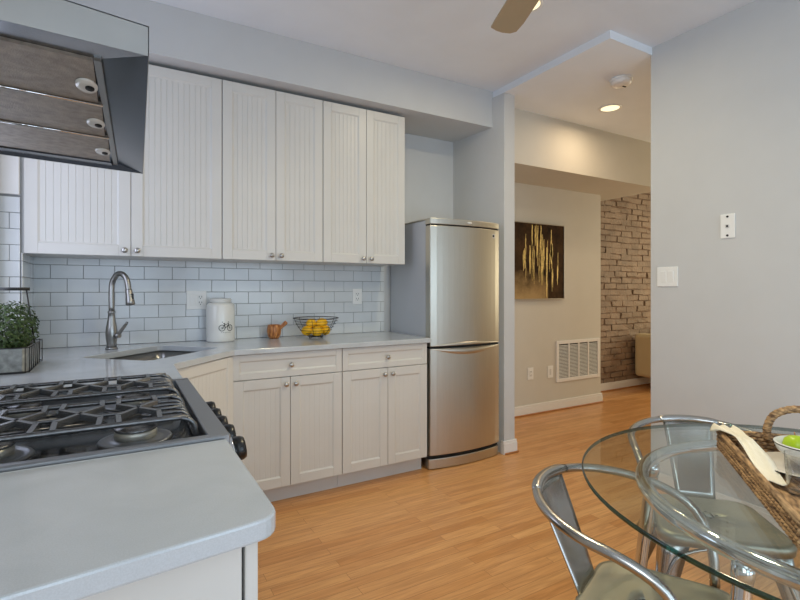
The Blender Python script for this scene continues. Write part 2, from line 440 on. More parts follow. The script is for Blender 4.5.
window('added_window_3', 'X', 1.4, 3.0, .75, 2.25, XE + .05)  # unseen window added to carry the hall fill
# soffits
bm = B(); box(bm, XL, XP, 2.86, YB, 2.488, ZC); struct('ceiling_kitchen_soffit', bm, 'wall', .002)
bm = B(); box(bm, XP + .105, 4.87, 2.93, YH, 2.272, ZH); box(bm, 4.56, 4.87, YH, YBR, 2.272, ZH); struct('ceiling_hall_soffit', bm, 'hallwall')

# brick wall
bm = B(); box(bm, 4.56, XE, YBR, YBR + .15, 0, ZH, mi=1)
rows = int(ZH / .073); rnd = random.Random(3)
for j in range(rows):
    z = j * .073 + .004
    x = 4.56 - (.11 if j % 2 else 0)
    while x < XE:
        w = .205 + rnd.uniform(-.012, .012)
        x0, x1 = max(x, 4.562), min(x + w, XE)
        if x1 - x0 > .03:
            d = rnd.uniform(.004, .018)
            vs = box(bm, x0, x1, YBR - d, YBR + .02, z + rnd.uniform(-.004, .003), z + .062 + rnd.uniform(-.005, .004))
            for v in vs: v.co += Vector((rnd.uniform(-.010, .010), rnd.uniform(-.006, .006) if v.co.y < YBR else 0, rnd.uniform(-.009, .009)))
        x += w + .010
struct('wall_brick', bm, ['brick', 'mortar'], .003)

# baseboards
def baseboard(name, pts, h=.1, t=.014, shoe=True):
    """pts: list of (x0,x1,y0,y1) boxes"""
    bm = B()
    for x0, x1, y0, y1 in pts:
        box(bm, x0, x1, y0, y1, 0.0, h - .022, .0)
        box(bm, x0 + (.004 if x1 - x0 < .05 else 0), x1 - (.004 if x1 - x0 < .05 else 0), y0 + (.004 if y1 - y0 < .05 else 0), y1, h - .022, h, .002)
    return struct(name, bm, 'trim')
baseboard('baseboard_hall', [(XP + .13, 4.575, YH - .014, YH), (4.56, 4.574, YH, YBR - .02)])
baseboard('baseboard_brick', [(4.575, XE, YBR - .034, YBR - .016)], .1)
baseboard('baseboard_partition', [(XP - .014, XP + .119, 2.721, 2.735), (XP + .105, XP + .119, 2.735, YH), (XP - .014, XP, 2.735, 2.76)])
baseboard('baseboard_right', [(XR - .014, XR, YF, 1.84), (XR - .014, XR + .134, 1.84, 1.854)])
bm = B(); box(bm, XP + .13, 4.585, YH - .028, YH - .0145, 0, .016, .004); box(bm, 4.59, XE, YBR - .05, YBR - .0345, 0, .016, .004)
box(bm, XP - .01, XP + .13, 2.71, 2.7205, 0, .014, .004)
struct('trim_1', bm, 'shoe')

# backsplash tiles (individual bevelled tiles on a grout bed, one mesh)
def tiles(name, along, u0, u1, z0, z1, face, sgn, start, seed):
    bm = B(); T = .1545; R = .0777; rr = random.Random(seed)
    def bb(a, b, c, d, e, f, mi, bev):
        # along 'x': u is x, depth is y
        if along == 'x': return box(bm, a, b, min(c, d), max(c, d), e, f, bev, 1, mi)
        return box(bm, min(c, d), max(c, d), a, b, e, f, bev, 1, mi)
    bb(u0, u1, face, face + sgn * .005, z0, z1, 1, 0)
    nrow = int(math.ceil((z1 - z0) / R))
    for j in range(nrow):
        za = z0 + j * R + .0012; zb = min(z0 + (j + 1) * R - .0012, z1)
        u = start - (T if j % 2 == 0 else T / 2)
        while u < u1:
            a = max(u + .0012, u0); b = min(u + T - .0012, u1)
            if b - a > .01 and zb - za > .01:
                d = .009 + rr.uniform(-.0006, .0006)
                bb(a, b, face + sgn * .001, face + sgn * d, za, zb, 0, .0012)
            u += T
    return struct(name, bm, ['tile', 'grout'])
# row parity: rows 0,2,4.. have joints at X0 + k*T
tiles('wall_back_tiles', 'x', -.4235, 1.775, .9105, 1.416, YB, -1, -.2644 - .1545, 1)
tiles('wall_chase_tiles', 'x', XL + .011, -.4245, .9105, 1.695, 2.955, -1, -.62, 2)
tiles('wall_chase_tiles_side', 'y', 2.9465, YB - .010, .9105, 1.416, -.424, 1, 2.83, 4)
tiles('wall_left_tiles', 'y', .64, 2.138, .9105, 1.695, XL, 1, .62, 3)
tiles('wall_left_tiles_low', 'y', 2.139, 2.944, .9105, 1.0205, XL, 1, 2.165, 5)

# ------------------------------------------------------------------ cabinetry
def door_bm(w, h, t=.019, fr=.055, bead=True, rec=.006, dep=.0022):
    """front faces -Y at y=-t, x 0..w, z 0..h"""
    bm = B()
    box(bm, 0, fr, -t, 0, 0, h, .0015); box(bm, w - fr, w, -t, 0, 0, h, .0015)
    box(bm, fr, w - fr, -t, 0, 0, fr, .0015); box(bm, fr, w - fr, -t, 0, h - fr, h, .0015)
    # inner moulding
    yi = -t + rec
    x0, x1, z0, z1 = fr, w - fr, fr, h - fr
    s = .008
    O = [(x0, -t + .001, z0), (x1, -t + .001, z0), (x1, -t + .001, z1), (x0, -t + .001, z1)]
    I = [(x0 + s, yi, z0 + s), (x1 - s, yi, z0 + s), (x1 - s, yi, z1 - s), (x0 + s, yi, z1 - s)]
    ov = [bm.verts.new(p) for p in O]; iv = [bm.verts.new(p) for p in I]
    for k in range(4): bm.faces.new((ov[k], ov[(k + 1) % 4], iv[(k + 1) % 4], iv[k]))
    # beaded panel
    prof = []
    if bead:
        n = max(3, round((x1 - x0) / .030)); p = (x1 - x0) / n; g = .0022
        prof.append((x0, yi))
        for k in range(1, n):
            c = x0 + k * p
            prof += [(c - g, yi), (c, yi + dep), (c + g, yi)]
        prof.append((x1, yi))
    else: prof = [(x0, yi), (x1, yi)]
    a = [bm.verts.new((x, y, z0)) for x, y in prof]; b = [bm.verts.new((x, y, z1)) for x, y in prof]
    for k in range(len(prof) - 1): bm.faces.new((a[k], a[k + 1], b[k + 1], b[k]))
    box(bm, x0, x1, -.006, 0, z0, z1)
    return bm

def knob_bm():
    bm = B(); lathe(bm, [(0, 0), (.006, 0), (.005, .010), (.0075, .015), (.0135, .019), (.015, .024), (.012, .029), (0, .031)], 16, axis='-Y')
    return bm

def add_door(parent, x, y, z, w, h, knob, name='door', bead=True, fr=.055, rot=0, dep=.0022):
    d = obj(name, door_bm(w, h, bead=bead, fr=fr, dep=dep), 'cab', parent); d.location = (x, y, z); d.rotation_euler = (0, 0, rot)
    if knob:
        k = obj('knob', knob_bm(), 'nickel', d); k.location = (knob[0], -.019, knob[1])
    return d

# upper cabinets
UZ0, UZ1, UYF = 1.416, 2.462, 2.946
def upper(x0, xm, x1, label):
    t = thing('wall_cabinet', label, 'cabinet', (x0, UYF + .019, UZ0))
    w = x1 - x0; h = UZ1 - UZ0; dpt = YB - UYF - .019 - .002
    bm = B(); box(bm, .0005, w - .0005, 0.002, dpt, 0, h, .001); obj('body', bm, 'cabin' if 0 else 'cab', t)
    m = xm - x0
    add_door(t, .0015, 0, 0, m - .003, h, (m - .003 - .028, .03))
    add_door(t, m + .0015, 0, 0, w - m - .003, h, (.028, .03))
    return t
upper(-.411, .046, .509, 'tall white beadboard wall cabinet nearest the range hood, widest of the three')
bm = B(); box(bm, XL + .005, -.4115, 2.972, 3.3, 1.70, UZ1); box(bm, -.4235, -.4115, 2.972, 3.3, UZ0, 1.70)
_uc = bpy.data.objects['wall_cabinet']; o = obj('scribe_filler', bm, 'cab', _uc); o.location = -_uc.location
upper(.511, .825, 1.131, 'white beadboard wall cabinet hanging between the widest one and the one by the fridge')
upper(1.133, 1.444, 1.749, 'white beadboard wall cabinet at the right end, next to the fridge')

# base cabinets
BZ0, BZ1, BYF = .107, .879, 2.724
def base(x0, xm, x1, label):
    t = thing('base_cabinet', label, 'cabinet', (x0, BYF + .019, 0))
    w = x1 - x0; m = xm - x0
    bm = B(); box(bm, .0005, w - .0005, .002, YB - BYF - .021, BZ0, BZ1, .001); obj('body', bm, 'cab', t)
    bm = B(); box(bm, 0, w, .058, .074, 0.001, BZ0); obj('toe_kick', bm, 'cab', t)
    add_door(t, .0015, 0, .737, w - .003, BZ1 - .737 - .003, ((w) / 2, .068), 'drawer', False, .036)
    add_door(t, .0015, 0, BZ0, m - .003, .733 - BZ0, (m - .03, .733 - BZ0 - .038), dep=.0010)
    add_door(t, m + .0015, 0, BZ0, w - m - .003, .733 - BZ0, (.027, .733 - BZ0 - .038), dep=.0010)
base(.525, .847, 1.170, 'white base cabinet with drawer and two doors, next to the corner')
base(1.172, 1.489, 1.792, 'white base cabinet with drawer and two doors, next to the fridge')
# corner cabinet with diagonal door
t = thing('base_cabinet', 'white diagonal corner base cabinet under the sink with one plain door', 'cabinet', (0, 0, 0))
P0, P1 = Vector((.176, 2.372)), Vector((.517, 2.735))
bm = B(); prism(bm, [(XL + .01, 2.345), (.150, 2.345), (.165, 2.392), (.505, 2.752), (.521, YB - .005), (-.42, YB - .005), (-.42, 2.95), (XL + .01, 2.95)], .107, .66)
obj('body', bm, 'cab', t)
d = (P1 - P0); ang = math.atan2(d.y, d.x)
bm = B(); box(bm, 0, d.length, .003, .02, .66, .879); o = obj('face_panel', bm, 'cab', t); o.location = (P0.x, P0.y, 0); o.rotation_euler = (0, 0, ang)
add_door(t, P0.x, P0.y, BZ0, d.length - .002, BZ1 - BZ0 - .004, None, rot=ang, dep=.0010)
bm = B(); box(bm, 0, d.length, .07, .085, .001, .107); o = obj('toe_kick', bm, 'cab', t); o.location = (P0.x, P0.y, 0); o.rotation_euler = (0, 0, ang)
# filler cabinet between range and corner
t = thing('base_cabinet', 'narrow white base cabinet wedged between the range and the corner', 'cabinet', (XL + .01, 1.912, 0))
bm = B(); box(bm, 0, .690, 0, .43, .107, .878, .001); obj('body', bm, 'cab', t)
bm = B(); box(bm, 0, .62, .003, .425, .001, .1065); obj('toe_kick', bm, 'cab', t)
bm = door_bm(.425, .765, bead=True); o = obj('door', bm, 'cab', t); o.rotation_euler = (0, 0, radians(90)); o.location = (.692, .0025, .11)
# near cabinet (foreground)
t = thing('base_cabinet', 'white base cabinet in the foreground under the near worktop, left of the floor', 'cabinet', (XL + .01, .735, 0))
bm = B(); box(bm, 0, .675, 0.0, .372, .107, .878, .001); obj('body', bm, 'cab', t)
bm = B(); box(bm, 0, .61, .003, .37, .001, .1065); obj('toe_kick', bm, 'cab', t)
bm = door_bm(.370, .765); o = obj('door', bm, 'cab', t); o.rotation_euler = (0, 0, radians(90)); o.location = (.680, .001, .110)
k = obj('knob', knob_bm(), 'nickel', o); k.location = (.335, -.019, .72)

# worktops
def slab_with_hole(outer, hole, z0, z1):
    bm = B(); edges = []
    for loop in ([outer, hole] if hole else [outer]):
        vs = [bm.verts.new((x, y, z1)) for x, y in loop]
        edges += [bm.edges.new((vs[i], vs[(i + 1) % len(vs)])) for i in range(len(vs))]
    bmesh.ops.triangle_fill(bm, use_beauty=True, use_dissolve=True, edges=edges)
    for f in bm.faces:
        if f.normal.z < 0: f.normal_flip()
    r = bmesh.ops.extrude_face_region(bm, geom=list(bm.faces))
    for v in [g for g in r['geom'] if isinstance(g, bmesh.types.BMVert)]: v.co.z = z0
    bmesh.ops.recalc_face_normals(bm, faces=list(bm.faces))
    return bm
SC = Vector((.155, 2.825)); SU = Vector((.7071, .7071)); SV = Vector((-.7071, .7071))
def sink_loop(w, d, r):
    return [tuple(SC + SU * x + SV * y) for x, y, _ in rrect(0, 0, w, d, r, 0, 4)]
hole = sink_loop(.525, .405, .035)
outer = [(XL + .0105, 1.908), (.195, 1.908), (.200, 1.913), (.200, 2.325), (.215, 2.355), (.505, 2.683), (.530, 2.699), (1.806, 2.699), (1.812, 2.705), (1.812, YB - .001), (-.4135, YB - .001), (-.4135, 2.944), (XL + .0105, 2.944)]
bm = slab_with_hole(outer, hole, .8800, .9100)
tag(obj('countertop', bm, 'quartz', None, .003), 'grey quartz worktop with the sink, wrapping the corner to the fridge', 'countertop')
# rounded corner near end
c = (.168, .735); r = .036
near = [(XL + .0105, .610), (.158, .690)]
for k in range(6):
    a = -pi / 2 + .12 + k / 5 * (pi / 2 - .12); near.append((.166 + r * cos(a), .728 + r * sin(a)))
near += [(.202, 1.111), (XL + .0105, 1.111)]
bm = slab_with_hole(near, None, .8790, .9100)
tag(obj('countertop', bm, 'quartz', None, .004), 'grey quartz worktop in the foreground, on the camera side of the range', 'countertop')

# sink
t = thing('sink', 'stainless steel undermount sink set diagonally into the corner worktop', 'sink', (SC.x, SC.y, .68), pi / 4)
bm = B()
rings = [rrect(0, 0, .555, .435, .05, .1985), rrect(0, 0, .53, .41, .04, .1985), rrect(0, 0, .522, .402, .04, .14), rrect(0, 0, .505, .385, .05, .03), rrect(0, 0, .38, .30, .08, .006), rrect(0, 0, .02, .02, .008, .001)]
loft(bm, rings, cap=False)
o = obj('basin', bm, 'sinksteel', t); sm = o.modifiers.new('s', 'SOLIDIFY'); sm.thickness = .0015; sm.offset = -1
bm = B(); lathe(bm, [(.02, .001), (.042, .004), (.046, .0075), (.036, .009), (.02, .006), (0, .006)], 20); obj('drain', bm, 'nickel', t)

# faucet (faces the sink: +x local towards (1,-1))
t = thing('faucet', 'brushed steel pull-down kitchen faucet behind the corner sink', 'faucet', (-.045, 3.085, .9105), -pi / 4)
bm = B(); lathe(bm, [(0, 0), (.031, 0), (.031, .006), (.027, .012), (0, .012)], 24); obj('base', bm, 'darknickel', t)
bm = B(); lathe(bm, [(0, .012), (.026, .012), (.024, .03), (.028, .06), (.030, .09), (.026, .125), (.019, .165), (.0165, .195), (.019, .2), (.019, .207), (.0155, .21), (0, .21)], 24); obj('body', bm, 'darknickel', t)
bm = B(); pts = [(0, 0, .208), (0, 0, .33), (.008, 0, .372), (.035, 0, .408), (.067, 0, .413), (.093, 0, .395), (.108, 0, .362), (.114, 0, .325)]
tube(bm, smooth_path(pts, 6), .0145, 14); obj('spout', bm, 'darknickel', t)
bm = B(); a = Vector((.114, 0, .328)); dirv = Vector((.16, 0, -1)).normalized()
tube(bm, [a, a + dirv * .004, a + dirv * .03, a + dirv * .065, a + dirv * .085, a + dirv * .088], [.016, .0175, .0175, .0215, .0235, .018], 16)
h = obj('spray_head', bm, 'darknickel', t)
bm = B(); box(bm, .135, .144, -.006, .006, .275, .305, .002); obj('spray_button', bm, 'black', h)
bm = B(); tube(bm, [(.02, 0, .075), (.055, 0, .075)], [.014, .013], 14)
tube(bm, smooth_path([(.046, 0, .078), (.062, 0, .10), (.085, 0, .125), (.105, 0, .148)], 5), [.010, .007], 12); obj('handle', bm, 'darknickel', t)

# ------------------------------------------------------------------ fridge
t = thing('refrigerator', 'tall two-door stainless refrigerator with grey side standing against the partition', 'refrigerator', (1.822, 2.735, 0))
W = .618; DB = .045
def bulge(y0, amp, y1, n=14, x0=0.0, x1=W):
    pts = [(x0, y1), (x0, y0 + .004)]
    for k in range(n + 1):
        s = k / n; x = x0 + .004 + (x1 - x0 - .008) * s
        pts.append((x, y0 - amp * sin(pi * s) ** .8 if 0 < s < 1 else y0))
    pts += [(x1, y0 + .004), (x1, y1)]
    return pts
bm = B(); box(bm, 0.002, W - .002, .058, .560, .03, 1.716, .003); obj('cabinet', bm, 'fridgeside', t)
bm = B(); prism(bm, bulge(.0, .036, .055), .100, .832, .005); obj('door', bm, 'steel', t)['label'] = 'lower freezer door'
bm = B(); prism(bm, bulge(.0, .036, .055), .846, 1.678, .005); up = obj('door', bm, 'steel', t); up['label'] = 'upper fridge door'
bm = B(); prism(bm, bulge(.004, .034, .0575, x0=.003, x1=W - .003), .8325, .8455); obj('gasket', bm, 'dark', t)
bm = B(); prism(bm, bulge(.008, .034, .0575, x0=.003, x1=W - .003), 1.6785, 1.686); obj('gasket', bm, 'dark', t)
bm = B(); prism(bm, bulge(-.001, .038, .0575), 1.6862, 1.7275, .004); box(bm, 0, W, .058, .562, 1.7165, 1.728, .003); cp = obj('top_cap', bm, 'steel', t)
bm = B()
lathe(bm, [(.0, .0), (.022, 0), (.022, .003), (0, .003)], 20, (W * .5, -.0385, 1.707), '-Y')
for v in bm.verts: v.co.z = 1.707 + (v.co.z - 1.707) * .35
obj('badge', bm, 'whitegrey', cp)
bm = B(); prism(bm, bulge(.020, .034, .056), .078, .0985); obj('shadow_gap', bm, 'dark', t)
bm = B(); prism(bm, bulge(.012, .036, .10, x0=-.002, x1=W + .004), .004, .074, .006); obj('kick_plate', bm, 'steel', t)
bm = B(); box(bm, W - .085, W - .055, -.0165, -.010, 1.615, 1.645, .001); sq = obj('badge', bm, 'whitegrey', up)
bm = B(); box(bm, W - .078, W - .062, -.0175, -.0150, 1.622, 1.638); obj('badge_emblem', bm, 'print', sq)
# curved grips on lower door top and upper door bottom
def grip(z_top, depth, up):
    bm = B(); n = 24; off = .022; F = []; Bk = []
    for k in range(n + 1):
        s = k / n; x = .012 + (W - .024) * s; sb = (x - .004) / (W - .008)
        y = -.036 * sin(pi * sb) ** .8
        dz = depth * sin(pi * s) + .003
        o_ = off * sin(pi * s) + .001
        F.append(((x, y - .0005, z_top), (x, y - o_, z_top + (dz * .35) * (1 if up else -1)), (x, y - .0008, z_top + dz * (1 if up else -1))))
    R = [[bm.verts.new(p) for p in row] for row in F]
    for i in range(n):
        for j in range(2):
            f = bm.faces.new((R[i][j], R[i + 1][j], R[i + 1][j + 1], R[i][j + 1])); f.smooth = True
    bmesh.ops.recalc_face_normals(bm, faces=list(bm.faces))
    return bm
lo = [c for c in t.children if c.name.startswith('door')][0]
o = obj('handle', grip(.830, .044, False), 'steel', lo)
o = obj('handle', grip(.848, .02, True), 'steel', up)
bm = B()
for x in (.05, W - .05):
    for y in (.14, .5): bm = B(); lathe(bm, [(0, .0), (.018, .0), (.018, .031), (0, .031)], 12, (x, y, 0)); obj('foot', bm, 'black', t)

# ------------------------------------------------------------------ range
RY0, RY1 = 1.114, 1.905; RX0, RX1 = XL + .035, .205
t = thing('range', 'black and steel gas range between the two worktops under the hood', 'stove', (0, RY0, 0))
RW = RY1 - RY0
bm = B(); box(bm, RX0, .185, .003, RW - .003, .05, .880, .002); obj('body', bm, 'rangesteel', t)
bm = B()
for x in (RX0 + .06, .13):
    for y in (.05, RW - .05): bm = B(); lathe(bm, [(0, .0), (.018, 0), (.018, .0505), (0, .0505)], 12, (x, y, 0)); obj('foot', bm, 'black', t)
# cooktop pan: raised rim and sunken well
bm = B()
rm = .022
box(bm, RX0, RX1 + .006, .0005, rm, .8805, .918, .003); box(bm, RX0, RX1 + .006, RW - rm, RW - .0005, .8805, .918, .003)
box(bm, .166, RX1 + .006, rm, RW - rm, .8805, .916, .002); box(bm, RX0, RX0 + .03, rm, RW - rm, .8805, .93, .002)
obj('cooktop_rim', bm, 'rangesteel', t)
bm = B(); box(bm, RX0 + .03, .166, rm, RW - rm, .8805, .892, .001)
obj('cooktop_well', bm, 'enamel', t)
# front: control panel, oven door with handle, drawer
bm = B()
prof = [(.186, .79), (.222, .79), (.226, .80), (.214, .905), (.2115, .9085), (.186, .880)]
vsA = [bm.verts.new((x, .002, z)) for x, z in prof]; vsB = [bm.verts.new((x, RW - .002, z)) for x, z in prof]
fs = [bm.faces.new(vsA), bm.faces.new(vsB[::-1])] + [bm.faces.new((vsA[i], vsA[(i + 1) % 6], vsB[(i + 1) % 6], vsB[i])) for i in range(6)]
bmesh.ops.recalc_face_normals(bm, faces=fs)
cpn = obj('control_panel', bm, 'rangesteel', t)
bm = B(); box(bm, .186, .222, .004, RW - .004, .235, .785, .004); od = obj('oven_door', bm, 'rangesteel', t)
bm = B(); box(bm, .2215, .224, .10, RW - .10, .36, .64, .001); obj('oven_window', bm, 'enamel', od)
bm = B(); tube(bm, [(.262, .05, .725), (.262, RW - .05, .725)], .012, 12)
for y in (.09, RW - .09): tube(bm, [(.221, y, .725), (.262, y, .725)], .008, 8)
obj('handle', bm, 'nickel', od)
bm = B(); box(bm, .186, .220, .004, RW - .004, .055, .228, .004); obj('storage_drawer', bm, 'rangesteel', t)
# knobs
for i, y in enumerate((.058, .175, .272, .369, .466)):
    bm = B()
    lathe(bm, [(0, 0), (.033, 0), (.033, .007), (.0, .007)], 24, (0, 0, 0), 'X')
    kb = obj('knob_collar', bm, 'chrome', cpn); kb.location = (.2195, y, .862); kb.rotation_euler = (0, radians(-7), 0)
    bm = B(); lathe(bm, [(0, .007), (.029, .007), (.028, .026), (.024, .034), (0, .035)], 24, (0, 0, 0), 'X')
    kn = obj('knob', bm, 'black', cpn); kn.location = kb.location; kn.rotation_euler = kb.rotation_euler
# burners
BX = (-.235, .03); BY = (1.27 - RY0, 1.655 - RY0)
for bx in BX:
    for by in BY:
        bm = B()
        lathe(bm, [(.0, .892), (.078, .892), (.074, .897), (.066, .897), (.060, .893), (.052, .897), (.047, .899), (0, .899)], 28, (bx, by, 0)); bowl = obj('burner_base', bm, 'rangesteel', t)
        bm = B(); lathe(bm, [(0, .899), (.044, .899), (.0435, .915), (.040, .9165), (0, .9165)], 32, (bx, by, 0))
        bo = obj('burner_ring', bm, 'burner', t)
        bm = B(); lathe(bm, [(0, .9167), (.0435, .9167), (.045, .919), (.043, .923), (0, .925)], 28, (bx, by, 0)); obj('burner_cap', bm, 'iron', t)
# grates: rails along X that bend down at the front, honeycomb cross members
def grate(y0, y1):
    bm = B(); zt = .944; xa, xb = RX0 + .045, .118; rb = .0048
    ys = [y0 + (y1 - y0) * k / 6 for k in range(7)]
    for k, y in enumerate(ys):
        zz = zt if k in (0, 6) else zt - .004
        if k in (0, 6): rad = .0062
        else: rad = .0042
        p = [(xa - .018, y, .8965), (xa - .012, y, zz - .014), (xa, y, zz), (xa + .02, y, zz), (xb - .03, y, zz), (xb, y, zz - .001), (xb + .020, y, zz - .008), (xb + .030, y, zz - .022), (xb + .034, y, .8965)]
        if k not in (0, 6):
            p = [q for q in p if True]
        if k in (0, 6):
            tube(bm, smooth_path(p, 4), rad, 8)
        elif k == 3:
            tube(bm, smooth_path(p[2:], 4), rad, 8)
        else:
            tube(bm, smooth_path([(xb - .075, y, zz - .002)] + p[5:], 4), rad, 8)
            tube(bm, [(xa, y, zz - .006), (xb - .19, y, zz - .006)], rad * .8, 6)
    tube(bm, [(xb + .033, y0, .8985), (xb + .033, y1, .8985)], .005, 8)
    tube(bm, [(xa - .017, y0, .8985), (xa - .017, y1, .8985)], .005, 8)
    ym = (y0 + y1) / 2; hy = (y1 - y0) / 2; w = .0065; th = .006
    def bar(p, q):
        a, b = Vector(p), Vector(q); d = (b - a).normalized(); s = Vector((-d.y, d.x, 0)) * w
        vs = []
        for z in (zt - th, zt + .0075):
            k2 = .8 if z > zt else 1
            vs.append([bm.verts.new((c.x + sg * s.x * k2, c.y + sg * s.y * k2, z)) for c, sg in ((a, 1), (a, -1), (b, -1), (b, 1))])
        lo_, hi_ = vs
        f = [bm.faces.new(lo_), bm.faces.new(hi_[::-1])] + [bm.faces.new((lo_[i], lo_[(i + 1) % 4], hi_[(i + 1) % 4], hi_[i])) for i in range(4)]
        bmesh.ops.recalc_face_normals(bm, faces=f)
    for cx in (.036, -.082, -.200, -.318):
        for sx in (-1, 1):
            for sy in (-1, 1):
                bar((cx, ym, 0), (cx + sx * .042, ym + sy * hy * .46, 0))
                bar((cx + sx * .042, ym + sy * hy * .44, 0), (cx + sx * .040, ym + sy * hy, 0))
    return bm
for y0, y1 in ((1.212 - RY0, 1.470 - RY0), (1.592 - RY0, 1.848 - RY0)):
    obj('grate', grate(y0, y1), 'iron', t)

# ------------------------------------------------------------------ range hood
t = thing('range_hood', 'stainless steel under-cabinet range hood hanging over the range', 'range hood', (0, 0, 0))
HY0, HY1 = 1.03, 2.09; hz = 1.682; X1n, X1f = .046, .073
tl = math.tan(radians(2.0))
def hx(y): return X1n + (X1f - X1n) * (y - HY0) / (HY1 - HY0)
def zb(x): return hz + (.05 - x) * tl     # slightly tilted down to the front
XB = XL + .026
bm = B()
def hexa(bm, pts8):
    v = [bm.verts.new(p) for p in pts8]
    f = [bm.faces.new([v[i] for i in q]) for q in ((0, 1, 2, 3), (7, 6, 5, 4), (0, 4, 5, 1), (1, 5, 6, 2), (2, 6, 7, 3), (3, 7, 4, 0))]
    bmesh.ops.recalc_face_normals(bm, faces=f)
def zt_(x): return zb(x) + .056 + (.05 - x) * .055
def slabx(xa, xb_, ya, yb_, zf0, zf1):
    # box in x,y with z functions of x
    hexa(bm, [(xa, ya, zf0(xa)), (xb_(ya), ya, zf0(xb_(ya))), (xb_(yb_), yb_, zf0(xb_(yb_))), (xa, yb_, zf0(xa)),
              (xa, ya, zf1(xa)), (xb_(ya), ya, zf1(xb_(ya))), (xb_(yb_), yb_, zf1(xb_(yb_))), (xa, yb_, zf1(xa))])
th = .0015
slabx(XB, hx, HY0, HY0 + th, zb, zt_)                      # near end panel
slabx(XB, hx, HY1 - th, HY1, zb, zt_)                      # far end panel
slabx(XB, hx, HY0, HY1, lambda x: zt_(x) - .002, zt_)     # top
hexa(bm, [(hx(HY0) - th, HY0, zb(.05)), (hx(HY0), HY0, zb(.05)), (hx(HY1), HY1, zb(.05)), (hx(HY1) - th, HY1, zb(.05)),
          (hx(HY0) - th, HY0, zt_(.05)), (hx(HY0), HY0, zt_(.05)), (hx(HY1), HY1, zt_(.05)), (hx(HY1) - th, HY1, zt_(.05))])
slabx(XB, lambda y: XB + .02, HY0, HY1, zb, zt_)
obj('shell', bm, 'hood', t)
# recessed sloping lip to the filters
FX1, FY0, FY1, fz = -.036, 1.145, HY1 - .025, .020
bm = B()
q = lambda x, y, dz: (x, y, zb(x) + dz)
o4 = [q(XB + .02, HY0 + th, .001), q(hx(HY0) - th, HY0 + th, .001), q(hx(HY1) - th, HY1 - th, .001), q(XB + .02, HY1 - th, .001)]
i4 = [q(XB + .05, FY0, fz), q(FX1, FY0, fz), q(FX1 + .024, FY1, fz), q(XB + .05, FY1, fz)]
ov = [bm.verts.new(p) for p in o4]; iv = [bm.verts.new(p) for p in i4]
for k in range(4): bm.faces.new((ov[k], iv[k], iv[(k + 1) % 4], ov[(k + 1) % 4]))
bm.faces.new(iv[::-1])
for f in bm.faces:
    if f.normal.z > 0: f.normal_flip()
o = obj('inner_lip', bm, 'hoodin', t); sm = o.modifiers.new('s', 'SOLIDIFY'); sm.thickness = .002; sm.offset = -1
bm = B(); hexa(bm, [q(FX1 - .012, FY0, fz - .006), q(FX1 + .001, FY0, fz - .006), q(FX1 + .025, FY1, fz - .006), q(FX1 + .012, FY1, fz - .006),
                    q(FX1 - .012, FY0, fz + .003), q(FX1 + .001, FY0, fz + .003), q(FX1 + .025, FY1, fz + .003), q(FX1 + .012, FY1, fz + .003)])
obj('filter_rail', bm, 'hood', t)
edges = [FY0, 1.405, 1.70, FY1 - .045]
for i in range(3):
    a, b = edges[i] + .003, edges[i + 1] - .003
    bm = B(); xr = FX1 - .013 + .024 * (a - FY0) / (FY1 - FY0)
    hexa(bm, [q(XB + .055, a, fz - .007), q(xr, a, fz - .007), q(xr, b, fz - .007), q(XB + .055, b, fz - .007),
              q(XB + .055, a, fz + .001), q(xr, a, fz + .001), q(xr, b, fz + .001), q(XB + .055, b, fz + .001)])
    fl = obj('filter', bm, 'filter', t)
    # oval pull with dark slot
    bm = B(); cy_ = a + (b - a) * .56; cx_ = xr - .018
    lathe(bm, [(0, 0), (.011, 0), (.019, .001), (.021, .004), (.021, .006), (0, .006)], 24, (0, 0, 0))
    for v in bm.verts: v.co = Vector((v.co.x * 1.05, v.co.y * 2.0, v.co.z))
    pl = obj('pull', bm, 'ceramic', fl); pl.location = (cx_, cy_, zb(cx_) + fz - .0135); pl.rotation_euler = (0, radians(2), 0)
    bm = B(); lathe(bm, [(0, 0), (.009, 0), (.009, .002), (0, .002)], 20)
    for v in bm.verts: v.co.y *= 1.8
    sl = obj('pull_slot', bm, 'dark', fl); sl.location = (cx_ + .006, cy_, zb(cx_) + fz - .0150); sl.rotation_euler = (0, radians(2), 0)
for y in edges[1:3]:
    bm = B(); xr = FX1 - .010 + .024 * (y - FY0) / (FY1 - FY0)
    tube(bm, [q(XB + .05, y, fz - .010), q(xr, y, fz - .010)], .0038, 8); obj('filter_bar', bm, 'chrome', t)
bm = B(); hexa(bm, [q(XB + .05, edges[3], fz - .012), q(xr, edges[3], fz - .012), q(xr + .005, FY1, fz - .012), q(XB + .05, FY1, fz - .012),
                    q(XB + .05, edges[3], fz + .001), q(xr, edges[3], fz + .001), q(xr + .005, FY1, fz + .001), q(XB + .05, FY1, fz + .001)])
obj('rear_strip', bm, 'hoodin', t)

# ------------------------------------------------------------------ things on the worktop
# canister
t = thing('canister', 'white ceramic canister with a black bicycle print, by the double wall plate', 'canister', (.547, 3.217, .9105))
bm = B(); lathe(bm, [(0, 0), (.080, 0), (.084, .004), (.085, .012), (.085, .222), (.082, .232), (.074, .240), (.066, .244), (0, .244)], 40); bd = obj('jar', bm, 'ceramic', t)
bm = B(); lathe(bm, [(0, .2442), (.060, .2442), (.064, .248), (.066, .262), (.062, .269), (.03, .272), (0, .272)], 36); obj('lid', bm, 'ceramic', t)
